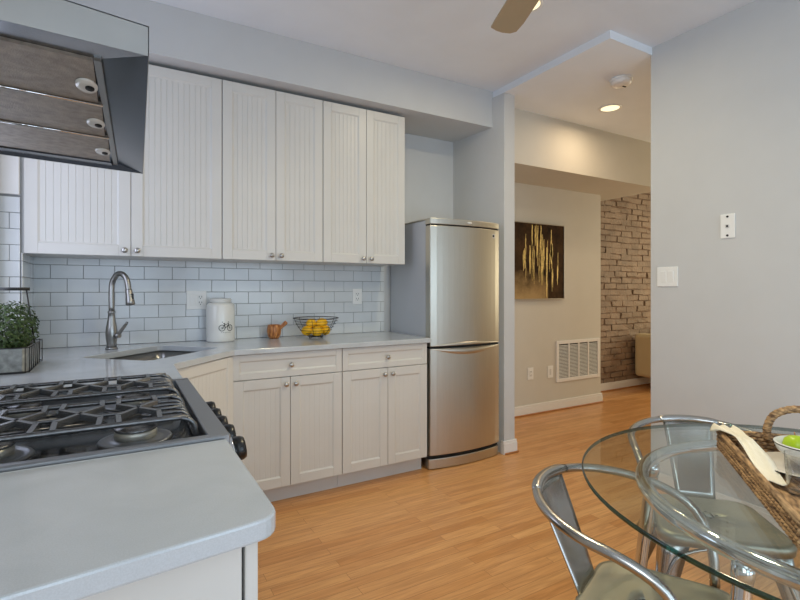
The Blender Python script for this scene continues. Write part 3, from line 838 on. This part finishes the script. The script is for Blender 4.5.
# bicycle decal, wrapped on the cylinder
def on_cyl(u, z, R=.0856, a0=radians(-77)):
    a = a0 + u / R
    return Vector((R * cos(a), R * sin(a), z))
bm = B(); zc = .088
for cu in (-.025, .025):
    tube(bm, [on_cyl(cu + .0185 * cos(a), zc + .0185 * sin(a)) for a in [k / 20 * 2 * pi for k in range(20)]], .0020, 5, closed=True)
    for k in range(4):
        a = k * pi / 4; tube(bm, [on_cyl(cu - .014 * cos(a), zc - .014 * sin(a)), on_cyl(cu + .014 * cos(a), zc + .014 * sin(a))], .0006, 4)
def ln(*p, r=.0020): tube(bm, [on_cyl(u, zc + z) for u, z in p], r, 5)
ln((-.022, 0), (-.010, .022), (.004, .022)); ln((-.010, .022), (-.004, 0), (.014, .020)); ln((-.022, 0), (-.004, 0)); ln((.022, 0), (.013, .027), (.006, .029)); ln((-.011, .022), (-.013, .029)); ln((-.018, .029), (-.008, .029), r=.002); ln((.013, .027), (.019, .031))
tube(bm, [on_cyl(-.026, zc + .037), on_cyl(-.02, zc + .037)], .002, 5); tube(bm, [on_cyl(.012, zc + .037), on_cyl(.018, zc + .037)], .002, 5)
for k in range(6): tube(bm, [on_cyl(-.03 + k * .0105, zc - .028), on_cyl(-.024 + k * .0105, zc - .028)], .0011, 5)
obj('bicycle_print', bm, 'print', bd)
# mortar and pestle
tag(obj('mortar', (lambda bm: (lathe(bm, [(0, .002), (.030, 0), (.034, .006), (.043, .026), (.047, .050), (.045, .072), (.041, .090), (.037, .091), (.038, .07), (.034, .04), (.02, .02), (0, .018)], 28), bm)[1])(B()), 'mortarwood'), 'small wooden mortar bowl on the back worktop', 'mortar').location = (.888, 3.215, .9105)
bm = B(); lathe(bm, [(0, 0), (.016, .004), (.019, .016), (.014, .034), (.0115, .075), (.013, .095), (.014, .112), (.010, .120), (0, .121)], 16)
o = tag(obj('pestle', bm, 'mortarwood'), 'wooden pestle leaning out of the small wooden mortar', 'pestle'); o.location = (.880, 3.21, .938); o.rotation_euler = (radians(12), radians(46), 0)
# wire bowl
t = thing('wire_bowl', 'round dark wire bowl holding lemons on the back worktop', 'bowl', (1.14, 3.10, .9105))
bm = B()
prof = [(.048, .012), (.066, .020), (.087, .036), (.105, .055), (.120, .075), (.133, .096), (.143, .116)]
tube(bm, [(.150 * cos(a), .150 * sin(a), .135) for a in [k / 40 * 2 * pi for k in range(40)]], .003, 6, closed=True)
obj('rim', bm, 'wire', t)
bm = B()
for r, z in prof: tube(bm, [(r * cos(a), r * sin(a), z) for a in [k / 32 * 2 * pi for k in range(32)]], .0016, 5, closed=True)
for k in range(6):
    a = k * pi / 3; tube(bm, [(0, 0, .010)] + [(r * cos(a), r * sin(a), z) for r, z in prof] + [(.15 * cos(a), .15 * sin(a), .135)], .0016, 5)
obj('wire_coil', bm, 'wire', t)
for k in range(4):
    a = k * pi / 2 + .5; bm = B()
    tube(bm, smooth_path([(.050 * cos(a - .35), .050 * sin(a - .35), .013), (.058 * cos(a), .058 * sin(a), .003), (.050 * cos(a + .35), .050 * sin(a + .35), .013)], 5), .0024, 6); obj('foot', bm, 'wire', t)
# lemons
def lemon_bm():
    bm = B(); lathe(bm, [(0, -.042), (.005, -.040), (.009, -.036), (.021, -.027), (.028, -.012), (.030, 0), (.028, .013), (.020, .027), (.009, .035), (.005, .039), (0, .040)], 20)
    return bm
lemons = [(-.066, -.006, .066, 85, 20), (-.010, -.052, .064, 84, 95), (.060, -.022, .066, 80, 160), (.022, .054, .066, 88, 60),
          (-.034, .000, .112, 78, 130), (.036, -.014, .114, 82, 100)]
labs = ['lemon at the left of the wire bowl', 'lemon at the front bottom of the wire bowl', 'lemon at the right of the wire bowl', 'lemon at the back of the wire bowl, behind the others',
        'lemon lying on top at the left of the wire bowl', 'lemon lying on top at the right of the wire bowl']
l0 = None
for (x, y, z, rx, rz), lb in zip(lemons, labs):
    if l0 is None: l0 = obj('lemon', lemon_bm(), 'lemon'); o = l0
    else: o = l0.copy(); COL.objects.link(o)
    tag(o, 'yellow ' + lb, 'lemon', 'lemons in the wire bowl'); o.location = (1.14 + x, 3.10 + y, .9105 + z - .014); o.rotation_euler = (radians(rx), 0, radians(rz)); o.scale = (1.12,) * 3

# herb in galvanised planter by left wall
t = thing('potted_plant', 'leafy green plant in a galvanised metal planter with rod handle at the left', 'plant', (-.382, 2.50, .9105))
px0, px1, py0, py1, ch = -.085, .060, -.135, .225, .012
def octo(x0, x1, y0, y1, c): return [(x0 + c, y0), (x1 - c, y0), (x1, y0 + c), (x1, y1 - c), (x1 - c, y1), (x0 + c, y1), (x0, y1 - c), (x0, y0 + c)]
O = octo(px0, px1, py0, py1, ch); I = octo(px0 + .003, px1 - .003, py0 + .003, py1 - .003, ch)
bm = B(); loft(bm, [[(x, y, .004) for x, y in O], [(x, y, .098) for x, y in O], [(x, y, .098) for x, y in I], [(x, y, .03) for x, y in I]], cap=True, smooth=False)
obj('planter', bm, 'galv', t)
bm = B()
Ow = octo(px0 - .003, px1 + .010, py0 - .004, py1 + .010, ch)
for z in (.006, .100): tube(bm, [(x, y, z) for x, y in Ow], .0022, 6, closed=True)
for x, y in Ow: tube(bm, [(x, y, .002), (x, y, .103)], .0018, 5)
for k in range(5):
    y = py0 + .05 + k * .055; tube(bm, [(px1 + .010, y, .004), (px1 + .010, y + .02, .100)], .0016, 5)
obj('wire_frame', bm, 'wire', t)
bm = B(); tube(bm, [(-.080, .02, .330), (.052, .02, .330)], .0068, 10)
tube(bm, [(.040, .02, .330), (.064, .05, .100)], .003, 6); tube(bm, [(-.062, .02, .330), (-.074, -.02, .100)], .003, 6)
obj('handle', bm, 'wire', t)
bm = B(); loft(bm, [[(x, y, .0305) for x, y in octo(px0 + .004, px1 - .004, py0 + .004, py1 - .004, ch)], [(x, y, .085) for x, y in octo(px0 + .004, px1 - .004, py0 + .004, py1 - .004, ch)]], smooth=False); obj('soil', bm, 'soil', t)
bm = B(); rnd = random.Random(5)
n = 0
while n < 1500:
    v = Vector((rnd.gauss(0, 1), rnd.gauss(0, 1), rnd.gauss(0, 1))).normalized() * rnd.uniform(.62, 1)
    p = Vector((-.008 + v.x * .088, .045 + v.y * .19, .165 + v.z * .118))
    if p.z < .085 or p.x < -.095: continue
    L_ = rnd.uniform(.013, .023); w_ = L_ * .6
    nrm = (v + Vector((rnd.uniform(-.6, .6), rnd.uniform(-.6, .6), rnd.uniform(-.2, .9)))).normalized()
    t1 = nrm.cross(Vector((rnd.uniform(-1, 1), rnd.uniform(-1, 1), rnd.uniform(-1, 1)))).normalized(); t2 = nrm.cross(t1)
    pts = [p - t1 * L_ * .5, p + t2 * w_ * .5 - nrm * .0008, p + t1 * L_ * .5, p - t2 * w_ * .5 - nrm * .0008]
    c = bm.verts.new(p + nrm * .001); vv = [bm.verts.new(a) for a in pts]
    for k in range(4): bm.faces.new((c, vv[k], vv[(k + 1) % 4]))
    n += 1
for k in range(40):
    a = rnd.uniform(0, 2 * pi); r = rnd.uniform(.2, .9)
    tube(bm, [(.0 + .03 * r * cos(a), .02 + .10 * r * sin(a), .083), (.002 + .045 * r * cos(a), .02 + .135 * r * sin(a), .22 - .05 * r)], .0012, 4)
obj('foliage', bm, 'leaf', t)

# ------------------------------------------------------------------ wall plates
def plate_thing(name, label, cat, loc, rz, w=.072, h=.116, slots=('outlet',)):
    t = thing(name, label, cat, loc, rz)
    bm = B(); box(bm, -w / 2, w / 2, -.006, 0, -h / 2, h / 2, .002, 2); obj('plate', bm, 'white', t)
    n = len(slots)
    for i, s in enumerate(slots):
        cx = (i - (n - 1) / 2) * .046
        if s == 'outlet':
            bm = B()
            box(bm, cx - .017, cx + .017, -.0085, -.005, -.034, .034, .003, 2); f = obj('receptacle', bm, 'white', t)
            bm = B()
            for z in (-.018, .018):
                box(bm, cx - .009, cx - .006, -.0092, -.008, z - .002, z + .009); box(bm, cx + .006, cx + .009, -.0092, -.008, z - .002, z + .009)
                box(bm, cx - .0025, cx + .0025, -.0092, -.008, z - .011, z - .006)
            obj('slots', bm, 'print', f)
        elif s == 'rocker':
            bm = B(); box(bm, cx - .0165, cx + .0165, -.0078, -.005, -.034, .034, .001)
            v = [q_ for q_ in bm.verts if q_.co.y < -.007 and q_.co.z > 0]
            for q_ in v: q_.co.y -= .003
            obj('rocker_switch', bm, 'white', t)
        elif s == 'plain':
            bm = B(); box(bm, -.012, .012, -.0075, -.005, -.03, .03, .001); obj('insert', bm, 'whitegrey', t)
        elif s == 'phone':
            bm = B(); box(bm, -.010, .010, -.010, -.005, -.010, .010, .002); jk = obj('jack', bm, 'whitegrey', t)
            bm = B(); box(bm, -.005, .005, -.0108, -.0095, -.006, .005); obj('jack_hole', bm, 'print', jk)
            for z in (.052, -.052):
                bm = B(); lathe(bm, [(0, .005), (.006, .005), (.006, .009), (0, .0095)], 12, (0, 0, z), '-Y'); obj('screw', bm, 'wire', t)
    return t
plate_thing('wall_plate', 'white double wall plate with rocker and outlet on the tiles, left of the canister', 'outlet', (.416, YB - .0095, 1.170), 0, .118, .118, ('rocker', 'outlet'))
plate_thing('wall_outlet', 'white single wall outlet on the tiles, right of the wire bowl', 'outlet', (1.542, YB - .0095, 1.184), 0, .076, .116, ('outlet',))
plate_thing('light_switch', 'white double rocker light switch low on the right wall', 'switch', (XR, 1.730, 1.316), -pi / 2, .128, .120, ('rocker', 'rocker'))
plate_thing('phone_jack', 'white phone jack plate with two dark screws high on the right wall', 'phone jack', (XR, 1.391, 1.588), -pi / 2, .074, .134, ('phone',))
plate_thing('wall_outlet', 'white outlet low on the hall wall, near the white doorway post', 'outlet', (3.50, YH, .405), 0, .074, .12, ('outlet',))
plate_thing('cable_plate', 'white wall plate low on the hall wall, next to the air vent', 'wall plate', (3.775, YH, .40), 0, .074, .12, ('plain',))

# ------------------------------------------------------------------ hall
t = thing('air_vent', 'white return air grille low on the hall wall', 'vent', (3.86, YH, .283))
W_, H_ = .672, .425
bm = B()
box(bm, 0, .035, -.012, 0, 0, H_, .002); box(bm, W_ - .035, W_, -.012, 0, 0, H_, .002); box(bm, .035, W_ - .035, -.012, 0, 0, .035, .002); box(bm, .035, W_ - .035, -.012, 0, H_ - .035, H_, .002)
for k in (1, 2, 3):
    x = .035 + (W_ - .07) * k / 4; box(bm, x - .009, x + .009, -.011, 0, .035, H_ - .035)
obj('frame', bm, 'trim', t)
bm = B(); nl = 24
for k in range(nl):
    z = .037 + (H_ - .074) * k / nl
    v = box(bm, .035, W_ - .035, -.009, -.003, z, z + .003)
    for q_ in v:
        if q_.co.y < -.006: q_.co.z -= .006
obj('louvers', bm, 'whitegrey', t)
bm = B(); box(bm, .035, W_ - .035, -.002, -.0005, .035, H_ - .035); obj('backing', bm, 'wire', t)

t = thing('painting', 'square abstract painting in dark brown and gold on the hall wall', 'painting', (3.195, YH, 1.138))
S = .755
bm = B(); box(bm, 0.008, S - .008, -.030, -.001, .008, S - .008); obj('canvas', bm, 'painting', t).location = (0, 0, 0)
bm = B(); box(bm, 0, .008, -.036, 0, 0, S, .001); box(bm, S - .008, S, -.036, 0, 0, S, .001); box(bm, .008, S - .008, -.036, 0, 0, .008, .001); box(bm, .008, S - .008, -.036, 0, S - .008, S, .001); obj('frame', bm, 'frame', t)
bm = B(); rnd = random.Random(11)
strokes = []
for k in range(26):
    x = rnd.gauss(.36, .12); x = min(.66, max(.10, x)); top = rnd.uniform(.42, .74) - abs(x - .36) * .5; ln_ = rnd.uniform(.14, .36); strokes.append((x, top, ln_, rnd.uniform(.002, .006)))
strokes += [(.30, .735, .23, .008), (.34, .73, .20, .007), (.375, .73, .40, .007), (.42, .735, .3, .008), (.565, .70, .13, .006), (.565, .60, .24, .015), (.57, .56, .16, .02), (.20, .50, .2, .009), (.27, .53, .28, .01), (.50, .52, .5, .009), (.46, .60, .3, .007)]
for x, zt2, L2, w2 in strokes:
    n_ = 8; pl_ = []; pr_ = []
    for i in range(n_ + 1):
        z = zt2 - L2 * i / n_; ww = w2 * (.35 + .65 * sin(pi * min(1, (i + .6) / n_))) * rnd.uniform(.6, 1.2); c_ = x + rnd.uniform(-.003, .003)
        z = max(z, .012)
        pl_.append(bm.verts.new((c_ - ww, -.0308, z))); pr_.append(bm.verts.new((c_ + ww, -.0308, z)))
    for i in range(n_):
        if abs(pl_[i].co.z - pl_[i + 1].co.z) > 1e-4:
            bm.faces.new((pl_[i], pl_[i + 1], pr_[i + 1], pr_[i]))
o = obj('gold_paint', bm, 'gold', t); sm = o.modifiers.new('s', 'SOLIDIFY'); sm.thickness = .0012; sm.offset = 0

# recessed lights + smoke detector
def can(loc, r, label, power, group=None, ry=0):
    t = thing('recessed_light', label, 'ceiling light', loc)
    bm = B(); lathe(bm, [(r * .80, -.001), (r * .84, -.006), (r, -.004), (r, 0), (r * .80, 0)], 32); obj('trim_ring', bm, 'white', t)
    bm = B(); lathe(bm, [(0, -.003), (r * .80, -.003), (r * .80, -.0005), (0, -.0005)], 32); obj('lens', bm, 'lamp', t)
    d = bpy.data.lights.new('recessed_lamp', 'AREA'); d.shape = 'DISK'; d.size = r * 1.5; d.energy, d.color = pw(power); d.spread = radians(175)
    o = bpy.data.objects.new('recessed_lamp', d); COL.objects.link(o); o.parent = t; o.location = (0, 0, -.012)
    return t
can((3.45, 2.535, ZH), .088, 'round recessed light glowing warm in the hall ceiling', 'hall')
can((1.890, 1.885, ZC), .075, 'recessed kitchen ceiling light half hidden by the fan blade', 'can')
t = thing('smoke_detector', 'round white smoke detector on the hall ceiling', 'smoke detector', (3.045, 2.150, ZH))
bm = B(); lathe(bm, [(0, 0), (.073, 0), (.075, -.003), (.074, -.012), (.070, -.0125)], 32); obj('base', bm, 'white', t)
bm = B(); lathe(bm, [(.070, -.0127), (.071, -.016), (.068, -.030), (.060, -.040), (.030, -.044), (0, -.044)], 32); obj('cover', bm, 'trim', t)
bm = B(); box(bm, .018, .05, -.006, .006, -.046, -.041, .001); obj('vent_slot', bm, 'dark', t)

# ceiling fan
fx, fy = 1.262, 1.07
t = thing('ceiling_fan', 'ceiling fan with tan blades, one blade tip reaching into the picture', 'ceiling fan', (fx, fy, ZC))
bm = B(); lathe(bm, [(0, 0), (.07, 0), (.065, -.04), (.02, -.06), (.014, -.06), (.014, -.22), (0, -.22)], 24); obj('downrod', bm, 'nickel', t)
bm = B(); lathe(bm, [(0, -.22), (.06, -.225), (.105, -.26), (.11, -.32), (.09, -.36), (.05, -.375), (0, -.378)], 28); obj('motor', bm, 'nickel', t)
for k in range(5):
    a = radians(67.5) + k * 2 * pi / 5
    bm = B()
    P = [(.16, -.045), (.20, -.055), (.55, -.062), (.625, -.056), (.648, -.035), (.655, 0), (.650, .030), (.635, .060), (.55, .060), (.20, .055), (.16, .045)]
    prism(bm, P, -.349, -.342)
    for v in bm.verts: v.co.z += v.co.y * .14
    o = obj('blade', bm, 'fan', t); o.rotation_euler = (0, 0, a)
    bm = B(); box(bm, .09, .20, -.02, .02, -.341, -.335, .001); ob = obj('blade_iron', bm, 'nickel', o)

bm = B(); lathe(bm, [(0, -.3785), (.075, -.382), (.10, -.40), (.085, -.44), (.05, -.465), (0, -.475)], 28); obj('added_light_bowl', bm, 'fan_fill', t)  # unseen light kit, added for warm fill
e, c = pw('fan'); d = bpy.data.lights.new('fan_fill_lamp', 'AREA'); d.shape = 'DISK'; d.size = .18; d.energy = e; d.color = c  # added lamp warming the fridge and base cabinets
o = bpy.data.objects.new('fan_fill_lamp', d); COL.objects.link(o); o.parent = t; o.location = (0, 0, -.485)

# sofa in the living area
t = thing('sofa', 'beige upholstered sofa by the brick wall, only one end visible', 'sofa', (5.585, 3.33, 0))
bm = B(); box(bm, 0, .18, 0, .44, .15, .685, .045, 4); obj('armrest', bm, 'sofa', t)
bm = B(); box(bm, 1.42, 1.60, 0, .44, .15, .685, .045, 4); obj('armrest', bm, 'sofa', t)
bm = B(); box(bm, .185, 1.415, 0.0, .44, .15, .43, .03, 3); obj('seat', bm, 'sofa', t)
bm = B(); box(bm, .185, 1.415, .30, .44, .432, .66, .04, 3); obj('backrest', bm, 'sofa', t)
for x in (.30, 1.30):
    for y in (.20, .38): bm = B(); tube(bm, [(x, y, .001), (x, y, .16)], [.012, .02], 10); obj('leg', bm, 'black', t)

# ------------------------------------------------------------------ table
TC = Vector((1.535, .437)); TR = .632; TZ = .745
t = thing('dining_table', 'round glass-topped dining table on a chrome ring frame', 'table', (TC.x, TC.y, 0))
bm = B()
n = 96
prof = [(0, TZ), (TR - .003, TZ), (TR, TZ - .003), (TR, TZ - .009), (TR - .003, TZ - .012), (0, TZ - .012)]
lathe(bm, prof, n)
for f in bm.faces:
    if f.calc_center_median().xy.length > TR - .01: f.material_index = 1
for f in bm.faces:
    if abs(f.normal.z) > .99: f.smooth = False
obj('glass_top', bm, ['glass', 'glassedge'], t)
bm = B(); zr = TZ - .012 - .0195
tube(bm, [(.475 * cos(a), .475 * sin(a), zr) for a in [k / 72 * 2 * pi for k in range(72)]], .019, 14, closed=True)
obj('ring_frame', bm, 'chrome', t)
for deg in (174.5, 103, -5.5, -77):
    a = radians(deg); bm = B()
    e_ = Vector((cos(a), sin(a), 0)); at_ = lambda r, z: e_ * r + Vector((0, 0, z))
    tube(bm, smooth_path([at_(.475, zr - .005), at_(.478, zr - .06), at_(.512, .35), at_(.545, .001)], 6), [.018] * 19, 14)
    tube(bm, [at_(.475, zr - .010), at_(.4755, zr - .030), at_(.478, zr - .055)], [.0185, .0215, .018], 14)
    lg = obj('leg', bm, 'chrome', t)
    bm = B(); lathe(bm, [(0, 0), (.024, 0), (.024, .006), (.0195, .012), (0, .012)], 16, at_(.545, 0)); obj('foot_cap', bm, 'black', lg)

# ------------------------------------------------------------------ chairs
def chair(label):
    t = thing('armchair', label, 'chair', group=None)
    w, lb = .240, .225
    pts = []
    for k in range(25):
        a = pi + k / 24 * pi; x = w * cos(a); y = lb * sin(a); kk = (y + lb) / (lb + .14); pts.append((x, y, .717 - .055 * kk))
    Lf = [(-w, .035, .675), (-w + .003, .08, .659), (-w + .008, .12, .632), (-w + .015, .150, .580), (-w + .025, .165, .510), (-w + .034, .168, .445)]
    Rt = [(-x, y, z) for x, y, z in Lf]
    P = Lf[::-1] + pts + Rt
    bm = B(); tube(bm, smooth_path(P, 2), .0125, 12); obj('back_and_arm_tube', bm, 'chair', t)
    bm = B(); tube(bm, [(w * cos(a_), lb * sin(a_), .7175 - .055 * (lb * sin(a_) + lb) / (lb + .14)) for a_ in [1.5 * pi + radians(q_) for q_ in range(-26, 27, 4)]], [.0126 + .0032 * min(1, (26 - abs(q_)) / 8) for q_ in range(-26, 27, 4)], 12); obj('back_rest_cap', bm, 'chair', t)
    # splat: embossed, tapering, leaning back
    bm = B(); rows = []
    for i in range(13):
        s = i / 12; z = .450 + s * .262; y = -.105 - .116 * s; hw = .066 + .022 * s
        row = []
        for j in range(9):
            u = j / 8 * 2 - 1; e = 0
            row.append((u * hw, y + (.003 + .011 * s) * u * u - e - (.003 if abs(u) > .95 else 0), z))
        rows.append(row)
    R = [[bm.verts.new(p) for p in r_] for r_ in rows]
    for i in range(12):
        for j in range(8):
            f = bm.faces.new((R[i][j], R[i][j + 1], R[i + 1][j + 1], R[i + 1][j])); f.smooth = True
    o = obj('back_splat', bm, 'chair', t); sm = o.modifiers.new('s', 'SOLIDIFY'); sm.thickness = .003; sm.offset = 0
    # seat pan with rolled edge
    bm = B()
    def ring(wf, wb, d0, d1, z, r):
        base_ = rrect(0, 0, 1, 1, r, z, 6); out = []
        for x, y, zz in base_:
            ty = y + .5; ww = wb + (wf - wb) * ty
            out.append((x * ww, d0 + (d1 - d0) * ty, zz))
        return out
    loft(bm, [ring(.40, .33, -0.110, 0.228, .418, .18), ring(.405, .335, -0.113, 0.231, .440, .18), ring(.395, .325, -0.108, 0.226, .4515, .18), ring(.375, .305, -0.097, 0.215, .4525, .18),
              ring(.35, .28, -0.083, 0.201, .448, .18), ring(.20, .15, -0.010, 0.118, .4445, .25), ring(.03, .03, 0.040, 0.038, .4435, .3)], cap=True)
    st = obj('seat', bm, 'seat', t)
    bm = B()
    for k in range(4):
        a = k * pi / 2; c = Vector((.026 * cos(a), .030 + .026 * sin(a), .4458))
        lathe(bm, [(0, 0), (.0045, 0), (.0045, .0006), (0, .0006)], 8, c)
    for sx in (-1, 1): box(bm, sx * .012 - .002, sx * .012 + .002, 0.012, .048, .4452, .4460)
    obj('drain_holes', bm, 'print', st)
    # legs: tapering folded sheet steel
    for sx in (-1, 1):
        for sy in (-1, 1):
            bm = B(); rings = []
            top = Vector((sx * (.168 if sy > 0 else .135), .188 if sy > 0 else -.075, .425)); bot = Vector((sx * (.225 if sy > 0 else .20), .245 if sy > 0 else -.19, .004))
            for i in range(9):
                s = i / 8; c = top.lerp(bot, s); h_ = .052 * (1 - s) ** 1.3 + .015
                # L-shaped folded section, rounded outer corner
                e = .0035
                out = Vector((sx, 0, 0)); fo = Vector((0, sy, 0))
                sec = []
                cor = c + out * .012 + fo * .012
                outer_ = [cor - fo * h_ * 1.2, cor - fo * .012, cor - fo * .0035 - out * .0035, cor - out * .012, cor - out * h_ * 1.2]
                inner_ = [cor - out * h_ * 1.2 - fo * e, cor - out * .012 - fo * e, cor - fo * .008 - out * .008, cor - fo * .012 - out * e, cor - fo * h_ * 1.2 - out * e]
                rings.append(outer_ + inner_)
            loft(bm, rings, smooth=True)
            lg = obj('leg', bm, 'chair', t)
            bm = B(); lathe(bm, [(0, 0), (.015, 0), (.014, .02), (0, .02)], 12, (bot.x - sx * .002, bot.y - sy * .002, 0)); obj('foot_cap', bm, 'black', lg)
    # arched aprons and cross brace
    bm = B()
    for sy, y in ((1, .200), (-1, -.095)):
        hw = .165 if sy > 0 else .13
        tube(bm, smooth_path([(-hw - .02, y + sy * .02, .28), (-hw + .03, y + .008 * sy, .375), (0, y, .412), (hw - .03, y + .008 * sy, .375), (hw + .02, y + sy * .02, .28)], 6), .006, 8)
    for sx in (-1, 1):
        tube(bm, smooth_path([(sx * .185, -.19, .28), (sx * .165, -.11, .375), (sx * .165, .01, .412), (sx * .175, .12, .375), (sx * .20, .19, .28)], 6), .006, 8)
    obj('apron_brace', bm, 'chair', t)
    return t
A = chair('steel armchair pulled to the near left of the glass table, seen from behind')
A.location = (1.131, .776, 0); A.rotation_euler = (0, 0, -2.76)
C = copy_tree(A)
A.scale = (1, 1, .983)
C['label'] = 'steel armchair on the far side of the glass table, against the right wall'
C.location = (1.808, .942, 0); C.rotation_euler = (0, 0, 2.347)

# ------------------------------------------------------------------ tray and things on the table
GT = TZ + .0005
TCc = Vector((1.612, .800)); d1 = Vector((-.785, -.6195)); d2 = Vector((.6195, -.785))
TL, TWd, TH = .64, .40, .050
ang = math.atan2(d1.y, d1.x)
t = thing('wicker_tray', 'rectangular brown wicker tray with looped handles on the glass table', 'tray', (TCc.x, TCc.y, GT), ang)
# local x along d1, local y along d2 (d2 = d1 rotated +90deg -> check sign)
sgn = 1 if (d1.x * d2.y - d1.y * d2.x) > 0 else -1
bm = B()
def weave_wall(ax, ay, bx, by):
    n_ = 5; a, b = Vector((ax, ay)), Vector((bx, by)); L = (b - a).length; d = (b - a) / L; nn = Vector((-d.y, d.x))
    m = int(L / .009)
    for r_ in range(n_):
        z = .006 + r_ * .0105
        pts = []
        for i in range(m + 1):
            p = a + d * (L * i / m) + nn * (.0025 * (1 if (i + r_) % 2 else -1)); pts.append((p.x, p.y, z))
        tube(bm, pts, .0058, 6)
corners = [(0, 0), (TL, 0), (TL, sgn * TWd), (0, sgn * TWd)]
for i in range(4):
    a, b = corners[i], corners[(i + 1) % 4]; weave_wall(*a, *b)
obj('woven_sides', bm, 'wicker', t)
bm = B()
tube(bm, [(x, y, TH + .002) for x, y in corners], .0085, 8, closed=True)
obj('rim', bm, 'wicker', t)
bm = B(); box(bm, .004, TL - .004, min(0, sgn * TWd) + .004, max(0, sgn * TWd) - .004, .0005, .006); obj('base', bm, 'wicker', t)
for xx in (0, TL):
    bm = B(); yc = sgn * TWd * .5
    s_ = 1 if xx else -1
    pth = smooth_path([(xx, yc - .072, .035), (xx + .0 * s_, yc - .075, .075), (xx, yc - .055, .118), (xx, yc, .138), (xx, yc + .055, .118), (xx, yc + .075, .075), (xx, yc + .072, .035)], 8)
    rr = [.0105 + .0012 * (i % 2) for i in range(len(pth))]
    tube(bm, pth, rr, 10); obj('handle', bm, 'wicker', t)
def tray_pt(x, y, z): # local -> world
    c, s = cos(ang), sin(ang); y = sgn * y
    return Vector((TCc.x + c * x - s * y, TCc.y + s * x + c * y, GT + z))
# oval dark-edged plate, platter, apples
p = tray_pt(.175, .17, .0065)
t = thing('plate', 'pale mottled oval plate with dark edge lying in the tray', 'plate', p, ang)
bm = B(); lathe(bm, [(0, .0), (.055, 0), (.06, .003), (.094, .0165), (.092, .019), (.055, .007), (0, .006)], 40, sx=1.2, sy=1.3); pb = obj('dish', bm, 'plate', t)
bm = B(); tube(bm, [(.0935 * 1.2 * cos(a), .0935 * 1.3 * sin(a), .0165) for a in [k / 48 * 2 * pi for k in range(48)]], .0018, 6, closed=True); obj('edge_line', bm, 'print', pb)
t = thing('fruit_bowl', 'white oval bowl with dark edge holding green apples', 'bowl', tuple(tray_pt(.165, .205, .0145)), ang)
bm = B(); lathe(bm, [(0, 0), (.04, 0), (.042, .004), (.062, .016), (.088, .045), (.094, .066), (.0905, .067), (.083, .046), (.058, .020), (0, .012)], 40, sx=.95, sy=1.18); fb = obj('dish', bm, 'ceramic', t)
bm = B(); tube(bm, [(.093 * .95 * cos(a), .093 * 1.18 * sin(a), .063) for a in [k / 48 * 2 * pi for k in range(48)]], .0016, 6, closed=True); obj('edge_line', bm, 'print', fb)
def apple():
    bm = B(); r = .027
    lathe(bm, [(0, -.021), (.008, -.024), (.018, -.019), (.026, -.006), (.0275, .006), (.023, .018), (.014, .0245), (.006, .0235), (0, .020)], 22)
    return bm
ap = None
for (x, y, z, lb) in ((.152, .148, .068, 'green apple at the left end of the white bowl'), (.128, .202, .068, 'green apple at the back of the white bowl'), (.192, .180, .070, 'green apple at the front of the white bowl'), (.165, .250, .070, 'green apple at the right end of the white bowl'), (.156, .198, .110, 'green apple on top of the others in the white bowl')):
    if ap is None:
        ap = thing('apple', lb, 'apple', group='green apples in the white bowl'); obj('flesh', apple(), 'lime', ap); bm = B(); tube(bm, [(0, 0, .020), (.002, 0, .034)], .0013, 5); obj('stem', bm, 'mortarwood', ap); a_ = ap
    else: a_ = copy_tree(ap); a_['label'] = lb
    a_.location = tray_pt(x, y, z); a_.scale = (1.12,) * 3; a_.rotation_euler = (radians(20 * (x * 37 % 1)), radians(15), x * 50)
# tumbler
t = thing('drinking_glass', 'clear drinking glass standing in the tray in front of the plate', 'glass', tuple(tray_pt(.345, .098, .0065)))
bm = B(); lathe(bm, [(0, 0), (.028, 0), (.030, .004), (.036, .095), (.0345, .095), (.0285, .010), (0, .009)], 32); obj('glass_body', bm, 'tumbler', t)
# napkin draped over the near corner edge of the tray
bm = B(); nu, nv = 40, 22; rows = []
for i in range(nu + 1):
    s = i / nu; row = []
    for j in range(nv + 1):
        q_ = j / nv - .5
        x = .002 + s * .320 + .012 * sin(q_ * 6)
        yc = .006 + .045 * min(1, s * 1.6); yw = .062 - .022 * math.exp(-((s - .35) / .16) ** 2) - .028 * max(0, s - .75) * 4 * .6
        y = yc + q_ * yw
        top = .064
        if s > .40 and y > .012: top = .064 - (.064 - .016) * min(1, (s - .40) / .35) * min(1, (y - .012) / .02)
        if y < -.009: top = .064 - 1.1 * (-.009 - y)
        if x < -.009: top = min(top, .064 - 1.2 * (-.009 - x))
        fold = .0045 * (1 + sin(q_ * 15 + s * 5)) * (.5 + .5 * cos(s * 3)) 
        row.append((x, sgn * y, top + fold + .003))
    rows.append(row)
R = [[bm.verts.new(p) for p in r_] for r_ in rows]
for i in range(nu):
    for j in range(nv):
        f = bm.faces.new((R[i][j], R[i][j + 1], R[i + 1][j + 1], R[i + 1][j])); f.smooth = True
o = obj('napkin', bm, 'cloth'); tag(o, 'cream linen napkin draped over the corner of the wicker tray', 'napkin')
o.location = (TCc.x, TCc.y, GT); o.rotation_euler = (0, 0, ang)
sm = o.modifiers.new('s', 'SOLIDIFY'); sm.thickness = .0018; sm.offset = 1
